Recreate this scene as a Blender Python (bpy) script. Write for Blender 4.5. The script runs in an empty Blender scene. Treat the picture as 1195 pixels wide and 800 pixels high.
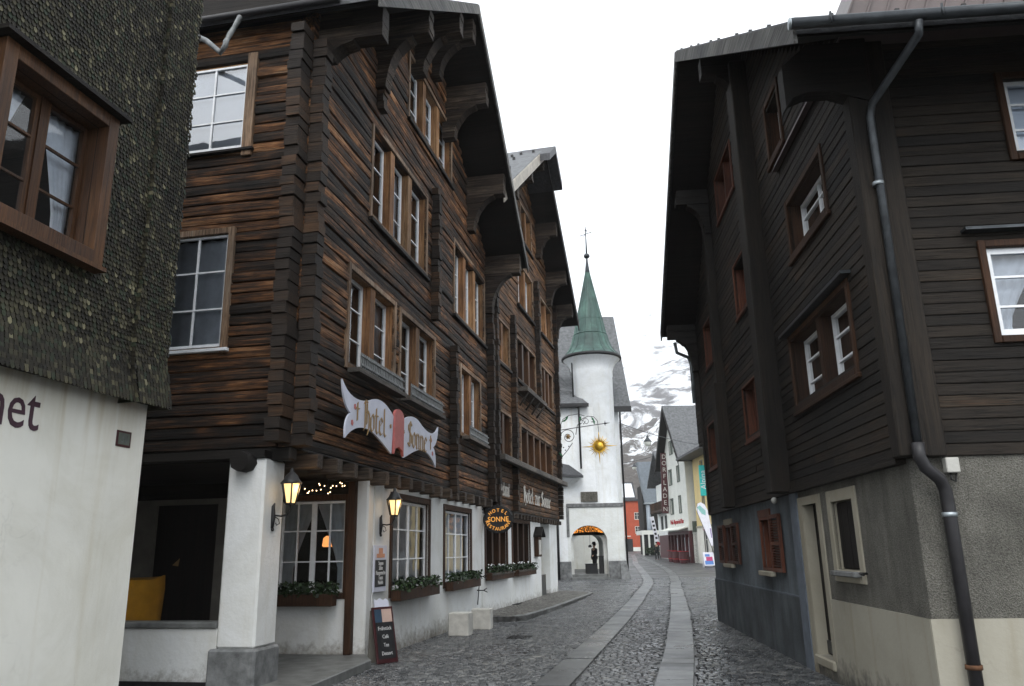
import bpy, math, random
from mathutils import Vector, Matrix
random.seed(7)
R = math.radians
sc = bpy.context.scene
COL = sc.collection
rnd = random.random
def ru(a, b): return a + (b - a) * random.random()

# ------------------------------------------------------------------ materials
class NT:
    def __init__(s, nt): s.nt = nt; s.n = nt.nodes; s.l = nt.links
    def add(s, t, **kw):
        n = s.n.new(t)
        for k, v in kw.items():
            setattr(n, k, v)
        return n
    def link(s, a, b): s.l.new(a, b)

def ramp(t, fac, stops, interp='LINEAR'):
    r = t.add('ShaderNodeValToRGB'); r.color_ramp.interpolation = interp
    e = r.color_ramp.elements
    while len(e) < len(stops): e.new(0.5)
    for k, (p, c) in zip(e, stops):
        k.position = p; k.color = (c[0], c[1], c[2], 1)
    t.link(fac, r.inputs[0]); return r.outputs[0]

def noise(t, co, scale, detail=4, rough=0.55, dist=0.0, sv=None):
    if sv:
        m = t.add('ShaderNodeMapping'); m.inputs['Scale'].default_value = sv; t.link(co, m.inputs[0]); co = m.outputs[0]
    n = t.add('ShaderNodeTexNoise'); n.inputs['Scale'].default_value = scale; n.inputs['Detail'].default_value = detail
    n.inputs['Roughness'].default_value = rough; n.inputs['Distortion'].default_value = dist
    t.link(co, n.inputs['Vector']); return n.outputs['Fac']

def mixc(t, fac, a, b, mode='MIX'):
    m = t.add('ShaderNodeMix', data_type='RGBA', blend_type=mode)
    for s, v in ((m.inputs[0], fac), (m.inputs[6], a), (m.inputs[7], b)):
        if isinstance(v, (int, float)): s.default_value = v
        elif isinstance(v, tuple): s.default_value = (v[0], v[1], v[2], 1)
        else: t.link(v, s)
    return m.outputs[2]

def mth(t, op, a, b=0.0, clamp=False):
    m = t.add('ShaderNodeMath', operation=op); m.use_clamp = clamp
    for s, v in ((m.inputs[0], a), (m.inputs[1], b)):
        if isinstance(v, (int, float)): s.default_value = v
        else: t.link(v, s)
    return m.outputs[0]

def bump(t, h, strength, dist=0.02, normal=None):
    b = t.add('ShaderNodeBump'); b.inputs['Strength'].default_value = strength; b.inputs['Distance'].default_value = dist
    t.link(h, b.inputs['Height'])
    if normal: t.link(normal, b.inputs['Normal'])
    return b.outputs[0]

def new_mat(name):
    m = bpy.data.materials.new(name); m.use_nodes = True
    t = NT(m.node_tree); t.n.clear()
    p = t.add('ShaderNodeBsdfPrincipled'); o = t.add('ShaderNodeOutputMaterial')
    t.link(p.outputs[0], o.inputs[0])
    tc = t.add('ShaderNodeTexCoord')
    return m, t, p, tc.outputs['Object']

def island(t):
    return t.add('ShaderNodeNewGeometry').outputs['Random Per Island']

def wood(name, axis, stops, f=9.0, rough=0.75, bs=0.5, isl=0.5, streak=0.035, bd=0.015, spec=0.3, cracks=0.85):
    m, t, p, co = new_mat(name)
    i = island(t)
    sv = {'X': (f*streak, f, f), 'Y': (f, f*streak, f), 'Z': (f, f, f*streak)}[axis]
    off = t.add('ShaderNodeVectorMath', operation='ADD'); t.link(co, off.inputs[0])
    cmb = t.add('ShaderNodeCombineXYZ')
    for k in range(3): t.link(mth(t, 'MULTIPLY', i, 37.0 + 11*k), cmb.inputs[k])
    t.link(cmb.outputs[0], off.inputs[1]); co2 = off.outputs[0]
    n1 = noise(t, co2, 1.0, 6, 0.62, 0.4, sv)
    n2 = noise(t, co2, 0.9, 3, 0.6, 0.0)
    n3 = noise(t, co2, 3.2, 5, 0.7, 0.2, sv)
    fac = mth(t, 'ADD', mth(t, 'MULTIPLY', n1, 0.7), mth(t, 'MULTIPLY', n2, 0.55))
    fac = mth(t, 'ADD', fac, mth(t, 'MULTIPLY', mth(t, 'SUBTRACT', i, 0.5), isl*0.35))
    fac = mth(t, 'SUBTRACT', fac, 0.14)
    c = ramp(t, fac, stops)
    dk = ramp(t, n3, [(0.36, (0.35, 0.33, 0.32)), (0.55, (1, 1, 1))])
    c = mixc(t, 0.9, c, dk, 'MULTIPLY')
    p.inputs['Roughness'].default_value = rough
    p.inputs['Specular IOR Level'].default_value = spec
    ck = noise(t, co2, 1.7, 4, 0.7, 0.6, (sv[0]*(1 if axis == 'X' else 1.6), sv[1]*(1 if axis == 'Y' else 1.6), sv[2]*(1 if axis == 'Z' else 1.6)))
    crack = ramp(t, ck, [(0.34, (0.05, 0.045, 0.04)), (0.46, (1, 1, 1))])
    c = mixc(t, cracks, c, crack, 'MULTIPLY')
    pt = noise(t, co, 0.45, 3, 0.55); c = mixc(t, 0.75, c, ramp(t, pt, [(0.34, (0.40, 0.41, 0.43)), (0.64, (1.35, 1.28, 1.2))]), 'MULTIPLY')
    t.link(c, p.inputs['Base Color'])
    hh = mth(t, 'ADD', n1, mth(t, 'ADD', mth(t, 'MULTIPLY', n3, 0.8), mth(t, 'MULTIPLY', crack, 0.5)))
    t.link(bump(t, hh, bs, bd), p.inputs['Normal'])
    return m

def plain(name, col, rough=0.6, var=0.12, vs=3.0, bs=0.0, bsc=40.0, metal=0.0, spec=0.4, bd=0.01, isl=0.0):
    m, t, p, co = new_mat(name)
    n = noise(t, co, vs, 5, 0.6)
    d = tuple(x*(1-var*1.6) for x in col); e = tuple(min(1, x*(1+var)) for x in col)
    c = ramp(t, n, [(0.3, d), (0.7, e)])
    if isl:
        c = mixc(t, 1.0, c, ramp(t, island(t), [(0, (1-isl,)*3), (1, (1+isl*0.3,)*3)]), 'MULTIPLY')
    t.link(c, p.inputs['Base Color'])
    p.inputs['Roughness'].default_value = rough; p.inputs['Metallic'].default_value = metal
    p.inputs['Specular IOR Level'].default_value = spec
    if bs: t.link(bump(t, noise(t, co, bsc, 4, 0.6), bs, bd), p.inputs['Normal'])
    return m

def plaster(name, col, stain, bs=0.35, bsc=28.0, zlow=0.0, zh=0.9, amount=0.5, top=None, rough=0.85, bd=0.01, streak=0.3):
    """painted render with splash dirt of its own ragged outline near the ground and drip streaks"""
    m, t, p, co = new_mat(name)
    n = noise(t, co, 1.3, 5, 0.6); n2 = noise(t, co, 7.0, 5, 0.7)
    c = ramp(t, n, [(0.3, tuple(x*0.9 for x in col)), (0.7, col)])
    sx = t.add('ShaderNodeSeparateXYZ'); t.link(co, sx.inputs[0]); z = sx.outputs[2]
    h = mth(t, 'DIVIDE', mth(t, 'SUBTRACT', z, zlow), zh, True)
    low = mth(t, 'SUBTRACT', 1.0, h)
    f = mth(t, 'MULTIPLY', mth(t, 'SUBTRACT', mth(t, 'ADD', mth(t, 'MULTIPLY', low, 0.9), mth(t, 'MULTIPLY', n2, 0.9)), 0.98), 3.0, True)
    c = mixc(t, mth(t, 'MULTIPLY', f, amount), c, stain)
    ns = noise(t, co, 1.0, 4, 0.6, 0.3, (5.0, 5.0, 0.35))
    st = ramp(t, ns, [(0.55, (0, 0, 0)), (0.75, (streak,)*3)])
    if top is not None:
        hz = mth(t, 'DIVIDE', mth(t, 'SUBTRACT', z, top-1.0), 1.0, True)
        st2 = mth(t, 'MULTIPLY', mth(t, 'MULTIPLY', hz, hz), ramp(t, ns, [(0.4, (0, 0, 0)), (0.62, (0.85,)*3)]))
        st = mth(t, 'ADD', st, st2, True)
    c = mixc(t, st, c, tuple(a*b for a, b in zip(col, (0.72, 0.66, 0.55))))
    vd = t.add('ShaderNodeTexVoronoi', feature='DISTANCE_TO_EDGE'); vd.inputs['Scale'].default_value = 0.7
    wv = t.add('ShaderNodeVectorMath', operation='ADD'); nv = t.add('ShaderNodeTexNoise'); nv.inputs['Scale'].default_value = 2.6; nv.inputs['Detail'].default_value = 6
    t.link(co, nv.inputs['Vector']); t.link(co, wv.inputs[0]); t.link(nv.outputs['Color'], wv.inputs[1]); t.link(wv.outputs[0], vd.inputs['Vector'])
    ln = mth(t, 'MULTIPLY', ramp(t, vd.outputs['Distance'], [(0.0, (1, 1, 1)), (0.007, (0, 0, 0))]), ramp(t, noise(t, co, 0.8, 2), [(0.5, (0, 0, 0)), (0.62, (0.28,)*3)]))
    c = mixc(t, ln, c, tuple(v*0.45 for v in col))
    bl = noise(t, co, 0.7, 5, 0.7, 0.8); c = mixc(t, 0.8, c, ramp(t, bl, [(0.34, (0.86, 0.85, 0.81)), (0.55, (1, 1, 1))]), 'MULTIPLY')
    t.link(c, p.inputs['Base Color']); p.inputs['Roughness'].default_value = rough
    p.inputs['Specular IOR Level'].default_value = 0.2
    hb = mth(t, 'ADD', noise(t, co, bsc, 4, 0.6), mth(t, 'MULTIPLY', noise(t, co, 3.0, 2, 0.5), 0.6))
    t.link(bump(t, hb, bs, bd), p.inputs['Normal'])
    return m

def roughcast(name, a, b, sc_=26.0):
    m, t, p, co = new_mat(name)
    v = t.add('ShaderNodeTexVoronoi'); v.inputs['Scale'].default_value = sc_; t.link(co, v.inputs['Vector'])
    n = noise(t, co, sc_*0.9, 5, 0.75, 0.4); n2 = noise(t, co, 1.6, 4, 0.6)
    c = ramp(t, n, [(0.38, a), (0.62, b)])
    c = mixc(t, 0.9, c, ramp(t, n2, [(0.3, (0.55, 0.55, 0.54)), (0.7, (1.15, 1.15, 1.12))]), 'MULTIPLY')
    n4 = noise(t, co, 1.0, 5, 0.65, 0.5, (3.0, 3.0, 0.5)); c = mixc(t, 0.6, c, ramp(t, n4, [(0.42, (1, 1, 1)), (0.6, (0.62, 0.62, 0.6))]), 'MULTIPLY')
    t.link(c, p.inputs['Base Color']); p.inputs['Roughness'].default_value = 0.9
    p.inputs['Specular IOR Level'].default_value = 0.2
    t.link(bump(t, mth(t, 'ADD', n, mth(t, 'MULTIPLY', v.outputs['Distance'], 0.5)), 0.9, 0.03), p.inputs['Normal'])
    return m

def glass(name, refl=0.22, tint=(0.9, 0.95, 1.0)):
    m = bpy.data.materials.new(name); m.use_nodes = True
    t = NT(m.node_tree); t.n.clear()
    o = t.add('ShaderNodeOutputMaterial'); mx = t.add('ShaderNodeMixShader')
    tr = t.add('ShaderNodeBsdfTransparent'); tr.inputs[0].default_value = (*tint, 1)
    gl = t.add('ShaderNodeBsdfGlossy'); gl.inputs['Roughness'].default_value = 0.03
    co = t.add('ShaderNodeTexCoord').outputs['Object']
    t.link(bump(t, noise(t, co, 2.2, 2, 0.5), 0.12, 0.03), gl.inputs['Normal'])
    f = t.add('ShaderNodeFresnel'); f.inputs[0].default_value = 1.5
    t.link(mth(t, 'ADD', f.outputs[0], refl*0.25, True), mx.inputs[0])
    t.link(tr.outputs[0], mx.inputs[1]); t.link(gl.outputs[0], mx.inputs[2]); t.link(mx.outputs[0], o.inputs[0])
    return m

def emit(name, col, s, base=0.4):
    m, t, p, co = new_mat(name)
    p.inputs['Base Color'].default_value = (*[base*c for c in col], 1)
    p.inputs['Emission Color'].default_value = (*col, 1); p.inputs['Emission Strength'].default_value = s
    return m

BLK = (0.010, 0.008, 0.007)
LOG = [(0.28, BLK), (0.41, (0.026, 0.017, 0.011)), (0.50, (0.078, 0.040, 0.020)), (0.57, (0.21, 0.090, 0.034)), (0.65, (0.44, 0.21, 0.085)), (0.76, (0.42, 0.31, 0.20))]
LOG2 = [(0.20, (0.016, 0.012, 0.009)), (0.38, (0.05, 0.032, 0.02)), (0.50, (0.13, 0.066, 0.03)), (0.62, (0.28, 0.135, 0.056)), (0.80, (0.34, 0.22, 0.12))]
PLK = [(0.2, (0.009, 0.0075, 0.006)), (0.5, (0.020, 0.0155, 0.0115)), (0.75, (0.034, 0.026, 0.018)), (0.95, (0.065, 0.033, 0.017))]
TRIM = [(0.22, (0.045, 0.030, 0.020)), (0.42, (0.15, 0.095, 0.058)), (0.58, (0.30, 0.205, 0.135)), (0.8, (0.42, 0.36, 0.29))]
POST = [(0.2, (0.06, 0.032, 0.017)), (0.42, (0.24, 0.115, 0.048)), (0.6, (0.42, 0.24, 0.115)), (0.85, (0.50, 0.37, 0.24))]
GREY = [(0.2, (0.035, 0.032, 0.028)), (0.5, (0.11, 0.10, 0.09)), (0.8, (0.20, 0.185, 0.165))]
REDB = [(0.2, (0.036, 0.013, 0.008)), (0.5, (0.095, 0.031, 0.016)), (0.85, (0.165, 0.060, 0.030))]
M = {}
M['log_y'] = wood('weathered_log_along_street', 'Y', LOG, 27.0, bs=1.0, isl=0.55, streak=0.045)
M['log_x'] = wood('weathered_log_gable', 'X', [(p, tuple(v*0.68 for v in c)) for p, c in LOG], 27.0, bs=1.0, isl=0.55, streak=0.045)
M['log2_y'] = wood('sunburnt_log', 'Y', LOG2, 27.0, bs=1.0, isl=0.55, streak=0.045)
M['logend'] = wood('log_end_grain', 'X', [(0.2, BLK), (0.5, (0.03, 0.021, 0.015)), (0.7, (0.085, 0.045, 0.022)), (0.95, (0.14, 0.09, 0.055))], 30.0, bs=0.7, isl=0.8)
M['plank_y'] = wood('dark_plank', 'Y', PLK, 30.0, bs=0.6, isl=1.7)
M['plank_x'] = wood('dark_plank_gable', 'X', PLK, 30.0, bs=0.6, isl=1.7)
M['plank_z'] = wood('dark_post_wood', 'Z', [(p, tuple(v*0.8 for v in c)) for p, c in PLK], 26.0, bs=0.4)
M['trim'] = wood('window_trim_wood', 'Z', TRIM, 30.0, bs=0.4, isl=0.5)
M['post'] = wood('window_post_wood', 'Z', POST, 26.0, bs=0.4, isl=0.7)
M['brown'] = wood('stained_brown_wood', 'Z', [(0.2, (0.018, 0.009, 0.005)), (0.5, (0.046, 0.021, 0.010)), (0.85, (0.085, 0.040, 0.018))], 24.0, bs=0.3, cracks=0.4)
M['brownw'] = wood('orange_brown_window_wood', 'Z', [(0.2, (0.032, 0.014, 0.007)), (0.5, (0.085, 0.037, 0.014)), (0.85, (0.175, 0.082, 0.030))], 22.0, bs=0.3, rough=0.55, cracks=0.3)
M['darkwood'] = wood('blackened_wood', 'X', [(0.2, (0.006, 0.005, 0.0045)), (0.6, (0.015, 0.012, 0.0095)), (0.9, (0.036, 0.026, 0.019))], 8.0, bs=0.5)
M['bracket'] = wood('bracket_wood', 'X', [(0.2, (0.014, 0.011, 0.009)), (0.5, (0.045, 0.032, 0.023)), (0.66, (0.12, 0.092, 0.07)), (0.84, (0.22, 0.19, 0.155))], 26.0, bs=0.9, isl=0.6, bd=0.03)
M['grey'] = wood('silvered_wood', 'Y', GREY, 30.0, bs=0.5)
M['redb'] = wood('red_brown_wood', 'Z', REDB, 24.0, cracks=0.3, bs=0.25, rough=0.6)
M['white'] = plaster('white_render', (0.74, 0.75, 0.74), (0.22, 0.20, 0.17), 0.30, 16.0, -0.2, 0.95, 0.9, bd=0.02)
M['cream'] = plaster('cream_render', (0.80, 0.79, 0.72), (0.4, 0.36, 0.28), 0.12, 30.0, -0.2, 0.6, 0.5, top=3.42, streak=0.35)
M['towerw'] = plaster('tower_render', (0.88, 0.90, 0.91), (0.45, 0.44, 0.42), 0.35, 6.0, -0.5, 0.5, 0.3, streak=0.35, bd=0.04)
M['gatew'] = plaster('gate_render', (0.78, 0.80, 0.78), (0.35, 0.34, 0.32), 0.35, 6.0, 0.9, 0.7, 0.5, streak=0.4, bd=0.04)
M['rough'] = roughcast('grey_roughcast', (0.115, 0.109, 0.096), (0.27, 0.262, 0.235), 75.0)
M['bluegrey'] = roughcast('blue_grey_roughcast', (0.155, 0.18, 0.21), (0.245, 0.28, 0.315), 75.0)
M['bluegrey2'] = roughcast('dark_blue_grey_roughcast', (0.10, 0.114, 0.13), (0.165, 0.184, 0.20), 75.0)
M['bluepaint'] = plain('blue_grey_paint', (0.14, 0.165, 0.20), 0.8, 0.15, 5, 0.3, 30)
M['creambase'] = plaster('cream_smooth_render', (0.37, 0.35, 0.29), (0.10, 0.095, 0.085), 0.3, 20.0, 0.0, 0.75, 0.95, streak=0.6)
M['surround'] = plaster('pale_stone_surround', (0.36, 0.335, 0.27), (0.2, 0.17, 0.12), 0.2, 25.0, 0.0, 0.5, 0.6)
M['plinth'] = plain('grey_stone_plinth', (0.17, 0.175, 0.175), 0.75, 0.35, 5, 0.5, 25)
M['slab'] = plain('slab_stone', (0.15, 0.155, 0.15), 0.5, 0.3, 4, 0.3, 30)
M['umber'] = plain('shade_and_board_brown', (0.16, 0.15, 0.13), 0.9, 0.15, 3)  # porch shade put into the colour; also backs the chalkboard
M['concrete'] = plain('white_concrete', (0.52, 0.51, 0.47), 0.85, 0.15, 6, 0.3, 30)
M['sash'] = plain('white_sash_paint', (0.86, 0.88, 0.90), 0.5, 0.08, 6)
M['iron'] = plain('black_iron', (0.014, 0.014, 0.015), 0.5, 0.3, 20, 0.3, 60)
M['zinc'] = plain('dull_zinc', (0.06, 0.066, 0.072), 0.42, 0.25, 6, metal=0.6)
M['zincd'] = plain('weathered_zinc_guard', (0.20, 0.21, 0.21), 0.6, 0.3, 9, metal=0.3)
M['zincl'] = plain('bright_zinc', (0.36, 0.40, 0.42), 0.4, 0.2, 6, metal=0.6)
M['darkpipe'] = plain('dark_painted_pipe', (0.022, 0.021, 0.023), 0.45, 0.2, 6)
M['gutterm'] = plain('dark_zinc_gutter', (0.045, 0.05, 0.055), 0.35, 0.2, 6, metal=0.5)
M['rust'] = plain('rusty_band', (0.10, 0.045, 0.02), 0.8, 0.3, 20)
M['slate'] = plain('dark_roof_slate', (0.055, 0.057, 0.062), 0.55, 0.3, 9, 0.6, 12, bd=0.03, isl=0.4)
M['slatel'] = plain('grey_roof_slate', (0.125, 0.13, 0.135), 0.6, 0.3, 5, 0.6, 10, bd=0.03, isl=0.4)
M['tin'] = plain('brown_tin_roof', (0.085, 0.062, 0.058), 0.5, 0.2, 2)
M['verge'] = wood('silvered_verge_board', 'Y', [(0.2, (0.05, 0.05, 0.05)), (0.5, (0.13, 0.13, 0.125)), (0.85, (0.25, 0.25, 0.24))], 9.0, bs=0.4)
M['vergepale'] = plain('pale_verge_board', (0.46, 0.42, 0.36), 0.7, 0.2, 3)
M['glass'] = glass('window_glass', 0.18)
M['glassb'] = glass('sky_mirroring_glass', 1.1)
M['glassd'] = glass('dim_window_glass', 0.1, (0.6, 0.65, 0.68))
M['curtain'] = plain('white_curtain', (0.82, 0.83, 0.86), 0.9, 0.1, 5)
M['curtaind'] = plain('grey_net_curtain', (0.36, 0.37, 0.39), 0.9, 0.12, 5)
M['blind'] = plain('sky_toned_blind', (0.84, 0.88, 0.96), 0.8, 0.05, 2)  # brightness of mirrored sky put into the colour
M['gold'] = plain('gold_leaf', (0.75, 0.47, 0.06), 0.42, 0.12, 9, metal=0.65)
M['goldpaint'] = plain('ochre_letter_paint', (0.30, 0.19, 0.075), 0.6, 0.15, 30)
M['pinkp'] = plain('faded_red_panel', (0.46, 0.13, 0.12), 0.6, 0.1, 8)
M['signw'] = plain('white_sign_board', (0.60, 0.62, 0.72), 0.5, 0.06, 4)
M['chalk'] = plain('chalk', (0.62, 0.62, 0.62), 0.9, 0.2, 60)
M['board'] = plain('blackboard', (0.016, 0.017, 0.019), 0.6, 0.3, 12)
M['maroon'] = plain('maroon_frame', (0.050, 0.012, 0.014), 0.5, 0.2, 12)
M['plum'] = plain('plum_letters', (0.058, 0.028, 0.04), 0.6, 0.1, 12)
M['letterw'] = plain('whitewashed_letters', (0.55, 0.52, 0.47), 0.9, 0.25, 14)
M['yellow'] = plain('mustard_cloth', (0.42, 0.20, 0.010), 0.85, 0.12, 5)
M['leaf'] = plain('evergreen_leaf', (0.030, 0.062, 0.020), 0.55, 0.5, 9, isl=0.7)
M['copper'] = None
M['orange'] = plain('orange_red_render', (0.40, 0.075, 0.034), 0.8, 0.1, 2)
M['pubw'] = plain('pub_render', (0.66, 0.67, 0.62), 0.85, 0.06, 1)
M['yellowr'] = plain('pale_yellow_render', (0.70, 0.55, 0.26), 0.85, 0.06, 1)
M['shutter'] = plain('grey_green_shutter', (0.10, 0.12, 0.10), 0.7, 0.2, 5)
M['pubwood'] = plain('dark_red_shopfront', (0.06, 0.012, 0.014), 0.5, 0.2, 5)
M['redpaint'] = plain('red_paint', (0.35, 0.02, 0.025), 0.5, 0.15, 5)
M['tealsign'] = plain('turquoise_sign', (0.02, 0.50, 0.48), 0.5, 0.05, 5)
M['teal'] = plain('sea_green_print', (0.25, 0.50, 0.47), 0.6, 0.05, 5)
M['flagw'] = plain('white_banner_cloth', (0.76, 0.76, 0.82), 0.8, 0.05, 5)
M['purple'] = plain('purple_print', (0.22, 0.12, 0.36), 0.7, 0.05, 5)
M['blue'] = plain('blue_print', (0.10, 0.22, 0.52), 0.7, 0.05, 5)
M['magenta'] = plain('magenta_print', (0.45, 0.06, 0.16), 0.7, 0.05, 5)
M['skin'] = plain('skin', (0.45, 0.28, 0.2), 0.6, 0.05, 8)
M['coat'] = plain('dark_green_coat', (0.022, 0.026, 0.022), 0.85, 0.2, 12)
M['trouser'] = plain('black_trousers', (0.012, 0.012, 0.014), 0.85, 0.2, 12)
M['black'] = plain('dark_cloth', (0.010, 0.010, 0.011), 0.8, 0.2, 12)
M['hair'] = plain('dark_hair', (0.02, 0.014, 0.01), 0.7, 0.2, 30)
M['bronze'] = plain('dark_crate', (0.012, 0.012, 0.013), 0.6, 0.2, 10)
M['doord'] = wood('dark_door_wood', 'Z', [(0.2, (0.006, 0.005, 0.005)), (0.9, (0.02, 0.015, 0.012))], 6.0, bs=0.3)
M['metalpanel'] = plain('grey_sheet_metal', (0.22, 0.25, 0.28), 0.45, 0.1, 3, metal=0.3)
M['lamp_glow'] = emit('lit_lantern_glass', (1.0, 0.66, 0.28), 0.85)
M['bulb'] = emit('lit_bulb', (1.0, 0.80, 0.45), 9.0)
M['fairy'] = emit('fairy_bulb', (1.0, 0.66, 0.34), 5.0)
M['warm'] = emit('orange_lampshade', (1.0, 0.36, 0.10), 1.1)
M['garland'] = emit('orange_light_chain', (1.0, 0.36, 0.05), 0.9)
M['signlit'] = emit('backlit_amber_letter', (1.0, 0.45, 0.08), 0.45)

def shingle_mat():
    m, t, p, co = new_mat('mossy_wood_shingle')
    i = island(t); n = noise(t, co, 1.1, 4, 0.6)
    c = ramp(t, i, [(0.0, (0.014, 0.012, 0.009)), (0.35, (0.026, 0.022, 0.015)), (0.60, (0.042, 0.036, 0.023)), (0.70, (0.024, 0.034, 0.022)), (0.84, (0.055, 0.048, 0.030)), (0.93, (0.080, 0.070, 0.045)), (0.975, (0.13, 0.115, 0.075)), (1.0, (0.22, 0.195, 0.13))])
    c = mixc(t, 1.0, c, ramp(t, n, [(0.3, (0.45, 0.45, 0.45)), (0.7, (1.15, 1.2, 1.1))]), 'MULTIPLY')
    t.link(c, p.inputs['Base Color']); p.inputs['Roughness'].default_value = 0.7; p.inputs['Specular IOR Level'].default_value = 0.25
    t.link(bump(t, noise(t, co, 40, 3), 0.3, 0.01), p.inputs['Normal'])
    return m
M['shingle'] = shingle_mat()

def copper_mat():
    m, t, p, co = new_mat('green_copper')
    n = noise(t, co, 1.0, 5, 0.65, 0.3, (1.2, 1.2, 0.35)); n2 = noise(t, co, 4, 4)
    c = ramp(t, n, [(0.28, (0.024, 0.046, 0.042)), (0.5, (0.050, 0.105, 0.088)), (0.68, (0.11, 0.22, 0.175))])
    c = mixc(t, 0.5, c, ramp(t, n2, [(0.3, (0.5, 0.5, 0.5)), (0.7, (1, 1, 1))]), 'MULTIPLY')
    t.link(c, p.inputs['Base Color']); p.inputs['Roughness'].default_value = 0.6
    return m
M['copper'] = copper_mat()

def sett_mat():
    m, t, p, co = new_mat('wet_granite_setts')
    i = island(t); n = noise(t, co, 0.55, 4, 0.6); n2 = noise(t, co, 30, 4, 0.7)
    c = ramp(t, i, [(0.0, (0.034, 0.037, 0.041)), (0.5, (0.074, 0.079, 0.084)), (0.9, (0.115, 0.12, 0.124)), (1.0, (0.18, 0.18, 0.175))])
    c = mixc(t, 1.0, c, ramp(t, n, [(0.3, (0.7, 0.7, 0.72)), (0.7, (1.2, 1.2, 1.15))]), 'MULTIPLY')
    c = mixc(t, 0.6, c, ramp(t, n2, [(0.3, (0.6, 0.6, 0.6)), (0.7, (1.2, 1.2, 1.2))]), 'MULTIPLY')
    t.link(c, p.inputs['Base Color'])
    t.link(ramp(t, n, [(0.35, (0.16,)*3), (0.65, (0.42,)*3)]), p.inputs['Roughness'])
    t.link(bump(t, n2, 0.35, 0.01), p.inputs['Normal'])
    return m
M['sett'] = sett_mat()

def track_mat():
    m, t, p, co = new_mat('worn_granite_track')
    i = island(t); n = noise(t, co, 0.9, 5, 0.6); n2 = noise(t, co, 45, 3, 0.7)
    c = ramp(t, i, [(0.0, (0.075, 0.08, 0.083)), (1.0, (0.155, 0.16, 0.158))])
    c = mixc(t, 1.0, c, ramp(t, n, [(0.3, (0.62, 0.62, 0.62)), (0.7, (1.15, 1.15, 1.15))]), 'MULTIPLY')
    c = mixc(t, 0.5, c, ramp(t, n2, [(0.3, (0.7, 0.7, 0.7)), (0.7, (1.1, 1.1, 1.1))]), 'MULTIPLY')
    t.link(c, p.inputs['Base Color'])
    t.link(ramp(t, n, [(0.35, (0.22,)*3), (0.6, (0.5,)*3)]), p.inputs['Roughness'])
    t.link(bump(t, n2, 0.15, 0.006), p.inputs['Normal'])
    return m
M['track'] = track_mat()

def ground_mat():
    m, t, p, co = new_mat('dark_street_bed')
    v = t.add('ShaderNodeTexVoronoi'); v.inputs['Scale'].default_value = 6.5; t.link(co, v.inputs['Vector'])
    n = noise(t, co, 0.6, 4, 0.6)
    c = mixc(t, 1.0, ramp(t, v.outputs['Distance'], [(0.35, (0.085, 0.087, 0.086)), (0.62, (0.03, 0.03, 0.03))]), ramp(t, n, [(0.3, (0.7,)*3), (0.7, (1.25,)*3)]), 'MULTIPLY')
    t.link(c, p.inputs['Base Color'])
    t.link(ramp(t, n, [(0.35, (0.36,)*3), (0.65, (0.65,)*3)]), p.inputs['Roughness'])
    t.link(bump(t, v.outputs['Distance'], 0.6, -0.02), p.inputs['Normal'])
    return m
M['ground'] = ground_mat()

def mountain_mat(name, lo, hi, rockc, brown, sc0, hw=0.62, bias=0.0):
    m, t, p, co = new_mat(name)
    sx = t.add('ShaderNodeSeparateXYZ'); t.link(co, sx.inputs[0])
    g = t.add('ShaderNodeNewGeometry'); sn = t.add('ShaderNodeSeparateXYZ'); t.link(g.outputs['Normal'], sn.inputs[0])
    n = noise(t, co, sc0, 8, 0.72, 0.6); n2 = noise(t, co, sc0*0.22, 6, 0.6, 0.4); n3 = noise(t, co, sc0*3.3, 6, 0.75)
    h = mth(t, 'DIVIDE', mth(t, 'SUBTRACT', sx.outputs[2], lo), hi-lo, True)
    f = mth(t, 'ADD', mth(t, 'ADD', mth(t, 'MULTIPLY', h, hw), mth(t, 'MULTIPLY', mth(t, 'ADD', n, bias), 0.75)), mth(t, 'MULTIPLY', mth(t, 'SUBTRACT', n2, 0.5), 0.5))
    rock = mixc(t, n2, ramp(t, n3, [(0.3, tuple(v*0.45 for v in rockc)), (0.7, rockc)]), ramp(t, n3, [(0.3, tuple(v*0.5 for v in brown)), (0.7, brown)]))
    snow = ramp(t, f, [(0.56, (0, 0, 0)), (0.64, (1, 1, 1))])
    c = mixc(t, snow, rock, (0.82, 0.84, 0.87))
    t.link(c, p.inputs['Base Color']); p.inputs['Roughness'].default_value = 0.9
    p.inputs['Specular IOR Level'].default_value = 0.1
    t.link(bump(t, n3, 0.6, 6.0), p.inputs['Normal'])
    return m

# ------------------------------------------------------------------ objects
def frame(P, deg):
    return Matrix.Translation(Vector(P)) @ Matrix.Rotation(R(-deg), 4, 'Z')

def tag(o, label=None, cat=None, group=None, kind=None):
    for k, v in (('label', label), ('category', cat), ('group', group), ('kind', kind)):
        if v: o[k] = v
    return o

def thing(name, mtx, label, cat, group=None):
    o = bpy.data.objects.new(name, None); COL.objects.link(o)
    o.empty_display_size = 0.2; o.matrix_world = mtx
    return tag(o, label, cat, group)

def copy_tree(o, parent=None):
    c = o.copy(); COL.objects.link(c)
    if parent is not None: c.parent = parent
    for ch in list(o.children): copy_tree(ch, c)
    return c

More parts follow.
